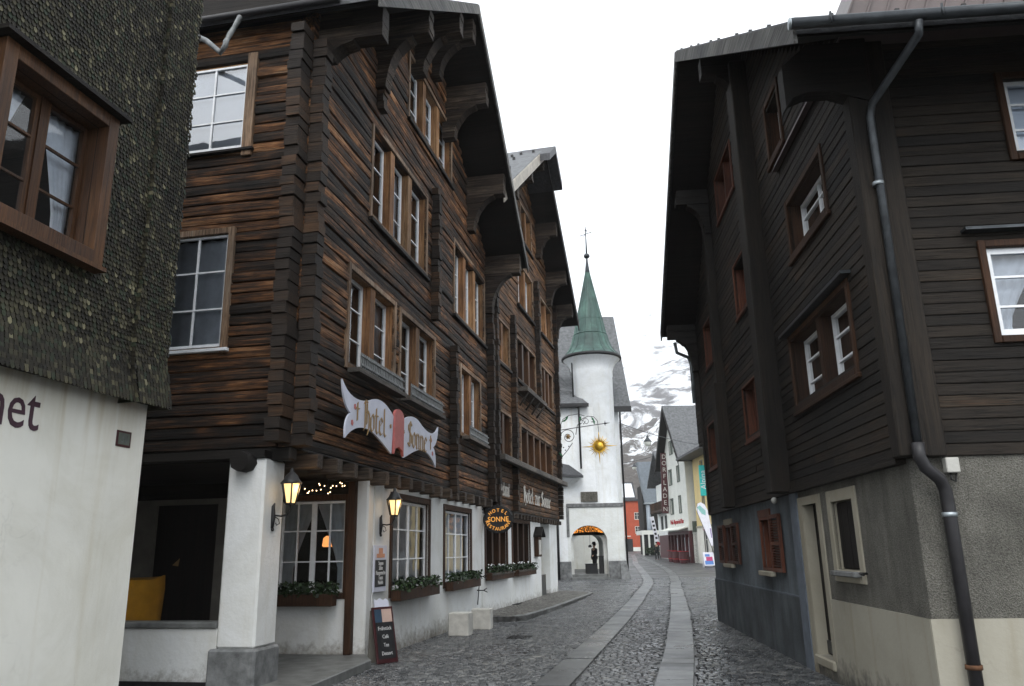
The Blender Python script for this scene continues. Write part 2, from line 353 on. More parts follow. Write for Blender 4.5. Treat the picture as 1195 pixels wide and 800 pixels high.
class MB:
    def __init__(s, T=None): s.v = []; s.f = []; s.T = T; s.sm = set()
    def P(s, x, y, z):
        s.v.append(s.T(x, y, z) if s.T else (x, y, z)); return len(s.v)-1
    def box(s, x0, x1, y0, y1, z0, z1, j=0.0):
        def q(a): return a + (ru(-j, j) if j else 0)
        b = [s.P(q(x), q(y), q(z)) for z in (z0, z1) for x, y in ((x0, y0), (x1, y0), (x1, y1), (x0, y1))]
        for f in ((0, 3, 2, 1), (4, 5, 6, 7), (0, 1, 5, 4), (1, 2, 6, 5), (2, 3, 7, 6), (3, 0, 4, 7)):
            s.f.append([b[i] for i in f])
        return s
    def hexa(s, pts):
        b = [s.P(*p) for p in pts]
        for f in ((0, 3, 2, 1), (4, 5, 6, 7), (0, 1, 5, 4), (1, 2, 6, 5), (2, 3, 7, 6), (3, 0, 4, 7)):
            s.f.append([b[i] for i in f])
        return s
    def prism(s, poly, a0, a1, plane='YZ'):
        """polygon in a plane, extruded along the remaining axis"""
        def mk(p, a):
            return {'YZ': (a, p[0], p[1]), 'XZ': (p[0], a, p[1]), 'XY': (p[0], p[1], a)}[plane]
        n = len(poly); A = [s.P(*mk(p, a0)) for p in poly]; B = [s.P(*mk(p, a1)) for p in poly]
        s.f.append(A[::-1]); s.f.append(B)
        for i in range(n): s.f.append([A[i], A[(i+1) % n], B[(i+1) % n], B[i]])
        return s
    def quad(s, a, b, c, d): s.f.append([s.P(*a), s.P(*b), s.P(*c), s.P(*d)]); return s
    def tube(s, pts, r, n=8, cap=True):
        pts = [Vector(p) for p in pts]; rings = []
        rr = r if isinstance(r, (list, tuple)) else [r]*len(pts)
        up = Vector((0.123, 0.35, 0.93)).normalized()
        for i, p in enumerate(pts):
            d = (pts[min(i+1, len(pts)-1)] - pts[max(i-1, 0)]).normalized()
            a = d.cross(up)
            if a.length < 1e-3: a = d.cross(Vector((1, 0, 0)))
            a.normalize(); b = a.cross(d)
            rings.append([s.P(*(p + (a*math.cos(2*math.pi*k/n) + b*math.sin(2*math.pi*k/n))*rr[i])) for k in range(n)])
        for A, B in zip(rings, rings[1:]):
            for k in range(n):
                s.f.append([A[k], A[(k+1) % n], B[(k+1) % n], B[k]]); s.sm.add(len(s.f)-1)
        if cap: s.f.append(rings[0][::-1]); s.f.append(rings[-1])
        return s
    def lathe(s, prof, c=(0, 0), n=24, z0=0.0, smooth=True, a0=0.0):
        rings = [[s.P(c[0]+r*math.cos(a0+2*math.pi*k/n), c[1]+r*math.sin(a0+2*math.pi*k/n), z+z0) for k in range(n)] for r, z in prof]
        for A, B in zip(rings, rings[1:]):
            for k in range(n):
                s.f.append([A[k], A[(k+1) % n], B[(k+1) % n], B[k]])
                if smooth: s.sm.add(len(s.f)-1)
        for (r, z), flip in ((prof[0], True), (prof[-1], False)):
            if r < 1e-4: continue
            c_ = [s.P(c[0]+r*math.cos(a0+2*math.pi*k/n), c[1]+r*math.sin(a0+2*math.pi*k/n), z+z0) for k in range(n)]
            s.f.append(c_[::-1] if flip else c_)
        return s
    def ball(s, c, r, n=10, m=6, sx=1, sy=1, sz=1):
        rings = []
        for i in range(1, m):
            th = math.pi*i/m
            rings.append([s.P(c[0]+sx*r*math.sin(th)*math.cos(2*math.pi*k/n), c[1]+sy*r*math.sin(th)*math.sin(2*math.pi*k/n), c[2]-sz*r*math.cos(th)) for k in range(n)])
        a = s.P(c[0], c[1], c[2]-sz*r); b = s.P(c[0], c[1], c[2]+sz*r)
        for A, B in zip(rings, rings[1:]):
            for k in range(n): s.f.append([A[k], A[(k+1) % n], B[(k+1) % n], B[k]]); s.sm.add(len(s.f)-1)
        for k in range(n):
            s.f.append([a, rings[0][(k+1) % n], rings[0][k]]); s.f.append([b, rings[-1][k], rings[-1][(k+1) % n]])
        return s
    def wall(s, T, a0, a1, z0, z1, holes, th, back=True):
        """wall in (a, d, z) with rectangular holes; d=0 face, d=-th back"""
        ca = sorted({a0, a1} | {min(max(h[i], a0), a1) for h in holes for i in (0, 1)})
        cz = sorted({z0, z1} | {min(max(h[i], z0), z1) for h in holes for i in (2, 3)})
        def solid(i, k):
            if i < 0 or k < 0 or i >= len(ca)-1 or k >= len(cz)-1: return False
            a = (ca[i]+ca[i+1])/2; z = (cz[k]+cz[k+1])/2
            return not any(h[0] < a < h[1] and h[2] < z < h[3] for h in holes)
        cache = {}
        def V(a, d, z):
            k = (a, d, z)
            if k not in cache: cache[k] = s.P(*T(a, d, z))
            return cache[k]
        for i in range(len(ca)-1):
            for k in range(len(cz)-1):
                if not solid(i, k): continue
                A, B, C, D = ca[i], ca[i+1], cz[k], cz[k+1]
                s.f.append([V(A, 0, C), V(B, 0, C), V(B, 0, D), V(A, 0, D)])
                s.f.append([V(A, -th, C), V(A, -th, D), V(B, -th, D), V(B, -th, C)])
                if not solid(i-1, k): s.f.append([V(A, 0, C), V(A, 0, D), V(A, -th, D), V(A, -th, C)])
                if not solid(i+1, k): s.f.append([V(B, 0, C), V(B, -th, C), V(B, -th, D), V(B, 0, D)])
                if not solid(i, k-1): s.f.append([V(A, 0, C), V(A, -th, C), V(B, -th, C), V(B, 0, C)])
                if not solid(i, k+1): s.f.append([V(A, 0, D), V(B, 0, D), V(B, -th, D), V(A, -th, D)])
        return s
    def build(s, name, mat, parent=None, bevel=0.0, recalc=True):
        me = bpy.data.meshes.new(name); me.from_pydata(s.v, [], s.f); me.update()
        if recalc and len(s.f) < 60000:
            import bmesh
            b = bmesh.new(); b.from_mesh(me); bmesh.ops.recalc_face_normals(b, faces=b.faces)
            b.to_mesh(me); b.free()
        if s.sm:
            for i in s.sm:
                if i < len(me.polygons): me.polygons[i].use_smooth = True
        o = bpy.data.objects.new(name, me); COL.objects.link(o)
        if mat: me.materials.append(mat if not isinstance(mat, str) else M[mat])
        if parent is not None: o.parent = parent
        if bevel:
            b = o.modifiers.new('edge', 'BEVEL'); b.width = bevel; b.segments = 1; b.limit_method = 'ANGLE'
        return o

def build(mb, name, mat, parent=None, **k): return mb.build(name, mat, parent, **k)

def text_mesh(name, body, size, mat, parent, place, extrude=0.006, align='CENTER', sx=1.0, shear=0.0, spacing=1.0):
    """flat lettering: glyphs in local x (right) / y (up), then placed by the 4x4 matrix place"""
    cu = bpy.data.curves.new(name+'_curve', 'FONT'); cu.body = body; cu.size = size; cu.extrude = extrude
    cu.align_x = align; cu.align_y = 'CENTER'; cu.shear = shear; cu.space_character = spacing; cu.resolution_u = 3
    o = bpy.data.objects.new(name+'_curve', cu); COL.objects.link(o)
    dg = bpy.context.evaluated_depsgraph_get()
    me = bpy.data.meshes.new_from_object(o.evaluated_get(dg)); bpy.data.objects.remove(o)
    me.transform(place @ Matrix.Diagonal((sx, 1, 1, 1)))
    me.materials.clear(); me.materials.append(M[mat])
    r = bpy.data.objects.new(name, me); COL.objects.link(r); r.parent = parent
    return r

def place(o, xd, yd):
    """matrix with local x along xd, y along yd, origin o"""
    x = Vector(xd).normalized(); y = Vector(yd).normalized(); z = x.cross(y)
    m = Matrix((x, y, z)).transposed().to_4x4(); m.translation = Vector(o); return m

# a broad-nib blackletter alphabet: pen strokes in em units
GL = {
 'H': (0.50, [[(0.10, 1.0), (0.10, 0.05), (0.0, -0.04)], [(0.0, 0.86), (0.10, 1.0), (0.28, 0.94)], [(0.10, 0.55), (0.30, 0.66), (0.42, 0.55), (0.42, 0.10), (0.30, -0.16)], [(0.24, 0.9), (0.24, 0.2)]]),
 'S': (0.48, [[(0.40, 0.84), (0.24, 1.0), (0.06, 0.85), (0.06, 0.68), (0.38, 0.42), (0.38, 0.15), (0.20, 0.0), (0.0, 0.12)], [(0.22, 0.95), (0.22, 0.1)]]),
 'R': (0.52, [[(0.10, 1.0), (0.10, 0.0)], [(0.0, 0.9), (0.2, 1.0), (0.40, 0.85), (0.40, 0.65), (0.1, 0.5)], [(0.22, 0.5), (0.42, 0.05), (0.48, 0.0)]]),
 'o': (0.40, [[(0.05, 0.5), (0.05, 0.12), (0.17, 0.0), (0.31, 0.12), (0.31, 0.5), (0.19, 0.62), (0.05, 0.5)]]),
 't': (0.33, [[(0.10, 0.88), (0.10, 0.1), (0.2, 0.0), (0.28, 0.06)], [(0.0, 0.62), (0.26, 0.62)]]),
 'e': (0.38, [[(0.05, 0.5), (0.05, 0.12), (0.17, 0.0), (0.31, 0.08)], [(0.05, 0.5), (0.18, 0.62), (0.31, 0.5), (0.08, 0.3)]]),
 'l': (0.28, [[(0.08, 1.0), (0.08, 0.1), (0.18, 0.0), (0.25, 0.05)]]),
 'n': (0.46, [[(0.0, 0.55), (0.08, 0.62), (0.08, 0.05), (0.14, 0.0)], [(0.08, 0.5), (0.22, 0.62), (0.33, 0.52), (0.33, 0.08), (0.40, 0.0)]]),
 's': (0.36, [[(0.29, 0.55), (0.16, 0.62), (0.05, 0.5), (0.29, 0.15), (0.15, 0.0), (0.02, 0.08)]]),
 'a': (0.42, [[(0.05, 0.55), (0.17, 0.62), (0.29, 0.52), (0.29, 0.08), (0.36, 0.0)], [(0.29, 0.36), (0.12, 0.3), (0.05, 0.15), (0.14, 0.0), (0.29, 0.12)]]),
 'u': (0.44, [[(0.0, 0.58), (0.07, 0.62), (0.07, 0.12), (0.18, 0.0), (0.31, 0.12)], [(0.31, 0.62), (0.31, 0.08), (0.38, 0.0)]]),
 'r': (0.33, [[(0.0, 0.55), (0.08, 0.62), (0.08, 0.05), (0.14, 0.0)], [(0.08, 0.5), (0.2, 0.62), (0.28, 0.54)]]),
 'z': (0.36, [[(0.03, 0.6), (0.29, 0.6), (0.05, 0.04), (0.31, 0.02)]]),
 ' ': (0.28, []),
 '+': (0.36, [[(0.15, 0.8), (0.15, 0.2)], [(0.02, 0.6), (0.28, 0.6)]]),
 '*': (0.26, [[(0.06, 0.42), (0.15, 0.52)], [(0.06, 0.52), (0.15, 0.42)]]),
}
def blackletter(mb, body, size, place_fn, nib=0.09, sx=1.0):
    """strokes of a slanted pen; place_fn(x, y, d) -> local coords"""
    w = sum(GL[c][0] for c in body)*sx; x0 = -w/2; k = 0
    nx, ny = nib/2*math.cos(R(38)), nib/2*math.sin(R(38))
    for c in body:
        for st in GL[c][1]:
            for (ax, ay), (bx, by) in zip(st, st[1:]):
                k += 1; d0 = 0.0002*(k % 9); d1 = 0.008 + d0
                q = [(ax-nx, ay-ny), (ax+nx, ay+ny), (bx+nx, by+ny), (bx-nx, by-ny)]
                qq = [((x0+px*sx)*size, (py-0.5)*size) for px, py in q]
                mb.hexa([place_fn(px, py, d0) for px, py in qq] + [place_fn(px, py, d1) for px, py in qq])
        x0 += GL[c][0]*sx
    return mb

# ------------------------------------------------------------------ ground height
def sm(t):
    t = max(0.0, min(1.0, t)); return t*t*(3-2*t)
TA = math.tan(R(11.2)); TB = math.tan(R(4.8))
def zg(x, y):
    xl = -3.2+(y-11.2)*TA; xr = 3.97+(y-10.34)*TB
    t = (x-xl)/max(xr-xl, 0.5)
    z = -0.16*(1-sm(t))*(1-sm((y-28)/10))
    yy = min(y, 150)
    z += 0.0145*max(0, yy-50)
    if yy > 90: z += 0.0004*(yy-90)**1.5
    return z

def arange(a, b, s):
    n = int(round((b-a)/s)); return [a+(b-a)*i/n for i in range(n+1)]
gx = [-1500, -600, -200, -80, -40] + arange(-20, 26, 1.0) + [40, 80, 200, 600, 1500]
gy = [-290, -100, -40, -15] + arange(0, 60, 1.0) + arange(64, 160, 4.0) + [200, 300, 500, 1000, 2020]
mb = MB()
for y in gy:
    for x in gx: mb.P(x, y, zg(x, y)-0.03)
nx = len(gx)
for j in range(len(gy)-1):
    for i in range(nx-1): mb.f.append([j*nx+i, j*nx+i+1, (j+1)*nx+i+1, (j+1)*nx+i])
o = mb.build('street_ground', 'ground'); tag(o, kind='structure')

# wheel tracks of granite slabs
TL = [(-0.45, 7.0), (-0.05, 9.0), (0.43, 11.1), (1.49, 15.8), (2.71, 21.3), (4.50, 30.0), (6.95, 43.0), (9.2, 60.0), (10.9, 74.0), (13.2, 90.0), (15.6, 108.0)]
TR = [(1.2, 7.0), (1.6, 9.0), (1.98, 10.7), (3.03, 15.5), (4.74, 24.0), (7.15, 36.7), (8.30, 42.6), (10.55, 56.0), (12.9, 76.0), (14.3, 90.0), (16.6, 108.0)]
def catmull(pts, step=0.25):
    out = []
    for i in range(len(pts)-1):
        p0 = Vector(pts[max(i-1, 0)]); p1 = Vector(pts[i]); p2 = Vector(pts[i+1]); p3 = Vector(pts[min(i+2, len(pts)-1)])
        n = max(2, int((p2-p1).length/step))
        for k in range(n):
            t = k/n
            out.append(0.5*((2*p1)+(-p0+p2)*t+(2*p0-5*p1+4*p2-p3)*t*t+(-p0+3*p1-3*p2+p3)*t**3))
    out.append(Vector(pts[-1])); return out
tl, tr = catmull(TL), catmull(TR)
HW = 0.25
mb = MB()
for line in (tl, tr):
    i = 0
    while i < len(line)-1:
        n = random.choice((2, 3, 3, 4)); j = min(i+n, len(line)-1)
        e = ru(-0.004, 0.004); segs = line[i:j+1]; pr = None
        rows = []
        for q, p in enumerate(segs):
            d = (line[min(i+q+1, len(line)-1)] - line[max(i+q-1, 0)]).normalized(); nn = Vector((d.y, -d.x))
            pp = p.copy()
            if q == 0: pp += d*0.009
            if q == len(segs)-1: pp -= d*0.009
            a = pp - nn*HW; b = pp + nn*HW
            zz = zg(p.x, p.y) + 0.006 + e
            rows.append([mb.P(a.x, a.y, zz-0.05), mb.P(a.x+nn.x*0.012, a.y+nn.y*0.012, zz), mb.P(b.x-nn.x*0.012, b.y-nn.y*0.012, zz), mb.P(b.x, b.y, zz-0.05)])
        for A, B in zip(rows, rows[1:]):
            for k in range(3): mb.f.append([A[k], A[k+1], B[k+1], B[k]])
        mb.f.append(rows[0]); mb.f.append(rows[-1][::-1])
        i = j
o = mb.build('track_paving', 'track'); tag(o, kind='structure')

def xat(line, y):
    for a, b in zip(line, line[1:]):
        if a.y <= y <= b.y: return a.x+(b.x-a.x)*(y-a.y)/max(b.y-a.y, 1e-6)
    return None
WALK = [(-1.75, 22.2), (-0.05, 21.75), (0.25, 22.0), (1.2, 25.2), (2.25, 29.4), (3.05, 32.6), (2.95, 33.5), (2.3, 34.6), (1.2, 34.9)]
def inpoly(x, y, poly):
    r = False
    for (x0, y0), (x1, y1) in zip(poly, poly[1:]+poly[:1]):
        if (y0 > y) != (y1 > y) and x < (x1-x0)*(y-y0)/(y1-y0)+x0: r = not r
    return r
# granite setts, stone by stone
mb = MB()
y = 8.6
row = 0
while y < 47.0:
    dep = ru(0.082, 0.105)*(1.0 if y < 30 else 1.35)
    xl = -3.45+(y-11.2)*TA - (1.6 if y > 33.5 else 0.0); xr = 4.1+(y-10.34)*TB + (8 if y > 18.9 else 0)
    if y < 10.4: xl -= 1.6
    xr = min(xr, 1.4+y*0.335)
    xl = max(xl, -0.42*y-0.3)
    a, b = xat(tl, y), xat(tr, y)
    x = xl + ru(0, 0.1)
    while x < xr:
        w = ru(0.08, 0.135)*(1.0 if y < 30 else 1.35)
        xc = x+w/2
        wave = 0.10*math.sin(xc*1.3+row*0.03) + 0.05*math.sin(xc*3.1+1)
        yc = y+wave
        aa, bb = xat(tl, yc) or a, xat(tr, yc) or b
        gap = HW/0.98+w/2-0.005
        ok = True
        for c in (aa, bb):
            if c is not None and abs(xc-c) < gap:
                ok = False
        if ok and inpoly(xc, yc, WALK): ok = False
        if ok:
            z = zg(xc, yc)+ru(-0.004, 0.002); g = 0.007; j = 0.006
            x0, x1, y0, y1 = x+g, x+w-g, yc-dep/2+g, yc+dep/2-g
            s = 0.011
            tx, ty = ru(-0.0025, 0.0025), ru(-0.0025, 0.0025)
            q = [(x0, y0), (x1, y0), (x1, y1), (x0, y1)]
            q = [(u+ru(-j, j), v+ru(-j, j)) for u, v in q]
            lo = [mb.P(u, v, z-0.05) for u, v in q]
            hi = []
            for k, (u, v) in enumerate(q):
                uu = u+(s if k in (0, 3) else -s); vv = v+(s if k < 2 else -s)
                hi.append(mb.P(uu, vv, z+(tx if k in (0, 3) else -tx)+(ty if k < 2 else -ty)))
            mid = []
            for k, (u, v) in enumerate(q): mid.append(mb.P(u, v, z-0.012))
            mb.f.append(hi)
            for k in range(4):
                l = (k+1) % 4
                mb.f.append([mid[k], mid[l], hi[l], hi[k]]); mb.f.append([lo[k], lo[l], mid[l], mid[k]])
        x += w
    y += dep; row += 1
o = mb.build('sett_paving', 'sett', recalc=False); tag(o, kind='structure')

# raised pavement beside the second timber building: small setts inside a stone kerb
mb = MB(); mb.prism(WALK, -0.3, -0.035, 'XY'); o = mb.build('side_pavement', 'ground'); tag(o, kind='structure')
mb = MB()
y = 21.6
while y < 35.0:
    x = -2.0+ru(0, 0.1)
    while x < 3.4:
        w = ru(0.09, 0.13)
        if inpoly(x+w/2, y+0.05, WALK) and inpoly(x+w/2+0.16, y+0.05, WALK) and inpoly(x+w/2, y-0.1, WALK):
            z = -0.018+ru(-0.004, 0.004)
            q = [(x+0.007, y+0.007), (x+w-0.007, y+0.007), (x+w-0.007, y+0.1), (x+0.007, y+0.1)]
            lo = [mb.P(u+ru(-.005, .005), v+ru(-.005, .005), z-0.03) for u, v in q]
            hi = [mb.P(u+(0.012 if k in (0, 3) else -0.012), v+(0.012 if k < 2 else -0.012), z) for k, (u, v) in enumerate(q)]
            mb.f.append(hi)
            for k in range(4): mb.f.append([lo[k], lo[(k+1) % 4], hi[(k+1) % 4], hi[k]])
        x += w
    y += 0.11
M['setts2'] = plain('pavement_setts', (0.16, 0.155, 0.14), 0.6, 0.3, 2, 0.3, 40, isl=0.5)
o = mb.build('pavement_setts', 'setts2', recalc=False); tag(o, kind='structure')
mb = MB()
kl = WALK[1:8]
for (ax, ay), (bx, by) in zip(kl, kl[1:]):
    L = math.hypot(bx-ax, by-ay); n = max(1, int(L/0.95)); dx, dy = (bx-ax)/L, (by-ay)/L; nx_, ny_ = -dy, dx
    for k in range(n):
        s0, s1 = L*k/n+0.004, L*(k+1)/n-0.004
        p = [(ax+dx*s0, ay+dy*s0), (ax+dx*s1, ay+dy*s1), (ax+dx*s1+nx_*0.14, ay+dy*s1+ny_*0.14), (ax+dx*s0+nx_*0.14, ay+dy*s0+ny_*0.14)]
        e = ru(-0.004, 0.004)
        mb.hexa([(u, v, -0.3) for u, v in p]+[(u, v, -0.008+e) for u, v in p])
o = mb.build('kerb', 'slab', bevel=0.012); tag(o, kind='structure')

for x, y, w in ((0.05, 17.6, 0.24), (-0.2, 26.6, 0.34)):
    z = zg(x, y)+0.008 if y < 20 else -0.008
    t_ = thing('drain_cover', Matrix.Translation((x, y, z)) @ Matrix.Rotation(R(-11), 4, 'Z'), 'iron drain cover set in the cobbles left of the track' if y < 20 else 'iron grating set in the raised side pavement', 'drain cover')
    m_ = MB(); m_.box(-w, w, -w, -w+0.04, -0.03, 0.006); m_.box(-w, w, w-0.04, w, -0.03, 0.006); m_.box(-w, -w+0.04, -w+0.041, w-0.041, -0.03, 0.006); m_.box(w-0.04, w, -w+0.041, w-0.041, -0.03, 0.006); m_.build('rim', 'iron', t_)
    m_ = MB(); k = -w+0.07
    while k < w-0.06: m_.box(k, k+0.03, -w+0.041, w-0.041, -0.03, 0.003); k += 0.06
    m_.build('grate', 'iron', t_)
# ------------------------------------------------------------------ wall builders
def lerp_profile(jit):
    return jit

def logs(mb, T, a0, a1, z0, z1, holes, course, th=0.2, kind='log', gable=None, seg=0.8, ends=True):
    """horizontal timbers stacked on T(a, d, z): a along, d outward, z up"""
    n = max(1, int(round((z1-z0)/course))); c = (z1-z0)/n
    for k in range(n):
        b, t = z0+k*c, z0+(k+1)*c; zc = (b+t)/2
        lo, hi = a0, a1
        if gable:
            lo, hi = gable(t); lo = max(lo, a0); hi = min(hi, a1)
            if hi-lo < 0.3: continue
        iv = [(lo, hi)]
        for h in holes:
            if h[2] < zc < h[3]:
                nv = []
                for p, q in iv:
                    if h[1] <= p or h[0] >= q: nv.append((p, q)); continue
                    if h[0] > p: nv.append((p, h[0]))
                    if h[1] < q: nv.append((h[1], q))
                iv = nv
        proud = ru(-0.026, 0.024) if kind == 'log' else ru(-0.003, 0.003)
        ph1, ph2 = ru(0, 6), ru(0, 6)
        if kind != 'log':
            jv = []
            for p, q in iv:
                a = p
                while q-a > 4.2:
                    b_ = a+ru(1.6, 3.9); jv.append((a, b_-0.003)); a = b_
                jv.append((a, q))
            iv = jv
        for p, q in iv:
            if q-p < 0.02: continue
            if kind != 'log': proud = ru(-0.005, 0.005)
            m = max(1, int((q-p)/seg)) if kind == 'log' else max(1, int((q-p)/3.0))
            prev = None
            for i in range(m+1):
                a = p+(q-p)*i/m
                if kind == 'log':
                    w = proud+0.012*math.sin(a*1.7+ph1)+ru(-0.009, 0.009); zz = 0.012*math.sin(a*1.1+ph2)+ru(-0.006, 0.006)
                    pr = [(-th, b), (-0.05, b), (-0.002+w, b+0.09*c+zz*0.5), (0.010+w, b+0.5*c+zz), (0.002+w, b+0.91*c+zz*0.5), (-0.05, t), (-th, t)]
                else:
                    w = proud
                    pr = [(-th, b), (0.003+w, b), (0.006+w, b+0.006), (0.002+w, t-0.008), (-0.012+w, t-0.004), (-0.012, t), (-th, t)]
                r = [mb.P(*T(a, d, z)) for d, z in pr]
                if prev:
                    for x in range(len(r)-1): mb.f.append([prev[x], prev[x+1], r[x+1], r[x]])
                    mb.f.append([prev[-1], prev[0], r[0], r[-1]])
                else: mb.f.append(r[::-1])
                prev = r
            mb.f.append(prev)
    return mb

def log_ends(mb, T, a0, a1, d0, d1, z0, z1, course):
    n = max(1, int(round((z1-z0)/course))); c = (z1-z0)/n
    for k in range(n):
        b = z0+k*c; e = ru(-0.025, 0.025); w = ru(-0.02, 0.02)
        s = 0.02
        p = []
        for z, g in ((b+0.008, 0.0), (b+c-0.008, 0.0)):
            p += [T(a0+w, d0, z), T(a1+w, d0, z), T(a1+w+ru(-.008, .008), d1+e, z+ru(-.006, .006)), T(a0+w+ru(-.008, .008), d1+e, z+ru(-.006, .006))]
        mb.hexa(p)
    return mb

def window(parent, T, w, h, n=2, post=0.2, depth=0.25, board=0.1, proud=0.03, casing='trim', postm='post', sash='sash', rows=3, cols=1,
           curtain='net', sill=None, stile=0.05, pane='glass', name='window', reveal=None, boards='lrtb', label=None, centre_bar=False, postd=None):
    """casement window: surround + reveals + posts are the part, sash, panes, curtains and sill its sub-parts"""
    mb = MB(T); d = depth; B = board
    if 'l' in boards: mb.box(-B, 0, -0.03, proud, -B, h+B)
    if 'r' in boards: mb.box(w, w+B, -0.03, proud, -B, h+B)
    if 't' in boards: mb.box(0.001, w-0.001, -0.03, proud-0.004, h, h+B)
    if 'b' in boards: mb.box(0.001, w-0.001, -0.03, proud+0.008, -B, 0)
    wd = mb.build(name, casing, parent, bevel=0.006)
    if label: wd['label'] = label
    mb = MB(T)
    mb.box(-0.035, 0.004, -d, -0.031, -0.03, h+0.03); mb.box(w-0.004, w+0.035, -d, -0.031, -0.03, h+0.03)
    mb.box(0.005, w-0.005, -d, -0.032, -0.035, 0.004); mb.box(0.005, w-0.005, -d, -0.032, h-0.004, h+0.035)
    for i in range(1, n):
        c = w*i/n; mb.box(c-post/2, c+post/2, -d+0.004, -0.012 if postd is None else -d+postd, 0.006, h-0.006)
    mb.build('reveal', reveal or postm, wd)
    mb = MB(T); pb = MB(T); cb = MB(T)
    for i in range(n):
        a = w*i/n+(post/2 if i else 0.006); b = w*(i+1)/n-(post/2 if i < n-1 else 0.006)
        q = stile; y0, y1 = -d+0.0, -d+0.05
        if sash:
            mb.box(a, a+q, y0, y1, 0.01, h-0.01); mb.box(b-q, b, y0, y1, 0.01, h-0.01)
            mb.box(a+q, b-q, y0, y1-0.003, 0.01, 0.01+q*1.2); mb.box(a+q, b-q, y0, y1-0.003, h-0.01-q, h-0.01)
            for k in range(1, rows):
                z = h*k/rows; mb.box(a+q, b-q, y0+0.012, y1-0.006, z-0.012, z+0.012)
            for k in range(1, cols+1 if cols > 1 else 1):
                pass
            for k in range(1, cols):
                x = a+(b-a)*k/cols; wv = 0.05 if centre_bar and k*2 == cols else 0.015
                mb.box(x-wv, x+wv, y0+0.010, y1-(0.004 if wv > .02 else 0.008), 0.01+q, h-0.01-q)
        pb.quad((a+0.01, -d+0.02, 0.02), (b-0.01, -d+0.02, 0.02), (b-0.01, -d+0.02, h-0.02), (a+0.01, -d+0.02, h-0.02))
        if curtain:
            N = 14; K = 8
            def sheet(s0, s1f, dd):
                g = []
                for k in range(K+1):
                    z = 0.03+(h-0.06)*k/K; row = []
                    for u in range(N+1):
                        s = s0+(s1f(z)-s0)*u/N
                        row.append(cb.P(s, dd+0.018*math.sin(u*2.1+k*0.25), z))
                    g.append(row)
                for k in range(K):
                    for u in range(N): cb.f.append([g[k][u], g[k][u+1], g[k+1][u+1], g[k+1][u]]); cb.sm.add(len(cb.f)-1)
            if curtain in ('net', 'netd'): sheet(a, lambda z: b, -d-0.08)
            elif curtain == 'blind': cb.quad((a, -d-0.05, 0.02), (b, -d-0.05, 0.02), (b, -d-0.05, h-0.02), (a, -d-0.05, h-0.02))
            elif curtain == 'drape':
                m = (a+b)/2
                f1_ = lambda z: a+(b-a)*(0.16+0.36*max(0, (z/h-0.25)/0.75)**1.2)
                f2_ = lambda z: b-(b-a)*(0.16+0.36*max(0, (z/h-0.25)/0.75)**1.2)
                if cols > 1 or n == 1: sheet(a, f1_, -d-0.08); sheet(b, f2_, -d-0.08)
                elif i % 2 == 0: sheet(a, lambda z: a+(b-a)*(0.3+0.6*max(0, (z/h-0.2)/0.8)**1.2), -d-0.08)
                else: sheet(b, lambda z: b-(b-a)*(0.3+0.6*max(0, (z/h-0.2)/0.8)**1.2), -d-0.08)
    if sash: mb.build('sash', sash, wd)
    if pane: pb.build('pane', pane, wd, recalc=False)
    if curtain: cb.build('curtain', {'blind': 'blind', 'netd': 'curtaind'}.get(curtain, 'curtain'), wd, recalc=False)
    if sill:
        sd, sh, sm_ = sill
        zb = -B if 'b' in boards else -0.035
        MB(T).box(-B-0.04, w+B+0.04, 0.0, sd, zb-sh, zb+0.002).build('sill', sm_, wd, bevel=0.008)
    return wd

def off(f, a, z):
    return lambda s, d, v: f(a+s, d, z+v)

def roof(parent, yr, zr, slope, y0, y1, xf, xb, th=0.16, mat='slate', under='darkwood', verge='verge', vw=0.28, slope2=None, vergepos=True, board_cols=True):
    s2 = slope2 or slope
    zl, zr1 = zr-slope*(yr-y0), zr-s2*(y1-yr)
    sgn = 1 if xf > xb else -1
    # tiled covering in courses so that the slopes have real relief
    mb = MB(); mb.prism([(y0, zl), (yr, zr), (y1, zr1), (y1, zr1+th), (yr, zr+th), (y0, zl+th)], xb, xf, 'YZ')
    rf = mb.build('roof', mat, parent)
    mb = MB(); e = 0.03
    mb.prism([(y0+0.05, zl+0.05*slope-e), (yr, zr-e), (yr, zr-0.002), (y0+0.05, zl+0.05*slope-0.002)], xb, xf-sgn*0.04, 'YZ')
    mb.prism([(y1-0.05, zr1+0.05*s2-e), (yr+0.001, zr-e), (yr+0.001, zr-0.002), (y1-0.05, zr1+0.05*s2-0.002)], xb, xf-sgn*0.04, 'YZ')
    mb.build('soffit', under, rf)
    mb = MB()
    xa, xc = (xf, xf+sgn*0.035)
    mb.prism([(y0, zl-vw*0.75), (yr, zr-vw*0.75), (yr, zr+th-0.03), (y0, zl+th-0.03)], xa, xc, 'YZ')
    mb.build('verge_board', verge, rf)
    mb = MB(); mb.prism([(y1, zr1-vw*0.75), (yr+0.002, zr-vw*0.75), (yr+0.002, zr+th-0.03), (y1, zr1+th-0.03)], xa, xc, 'YZ')
    mb.build('verge_board', verge if verge != 'vergepale' else 'darkwood', rf)
    return rf

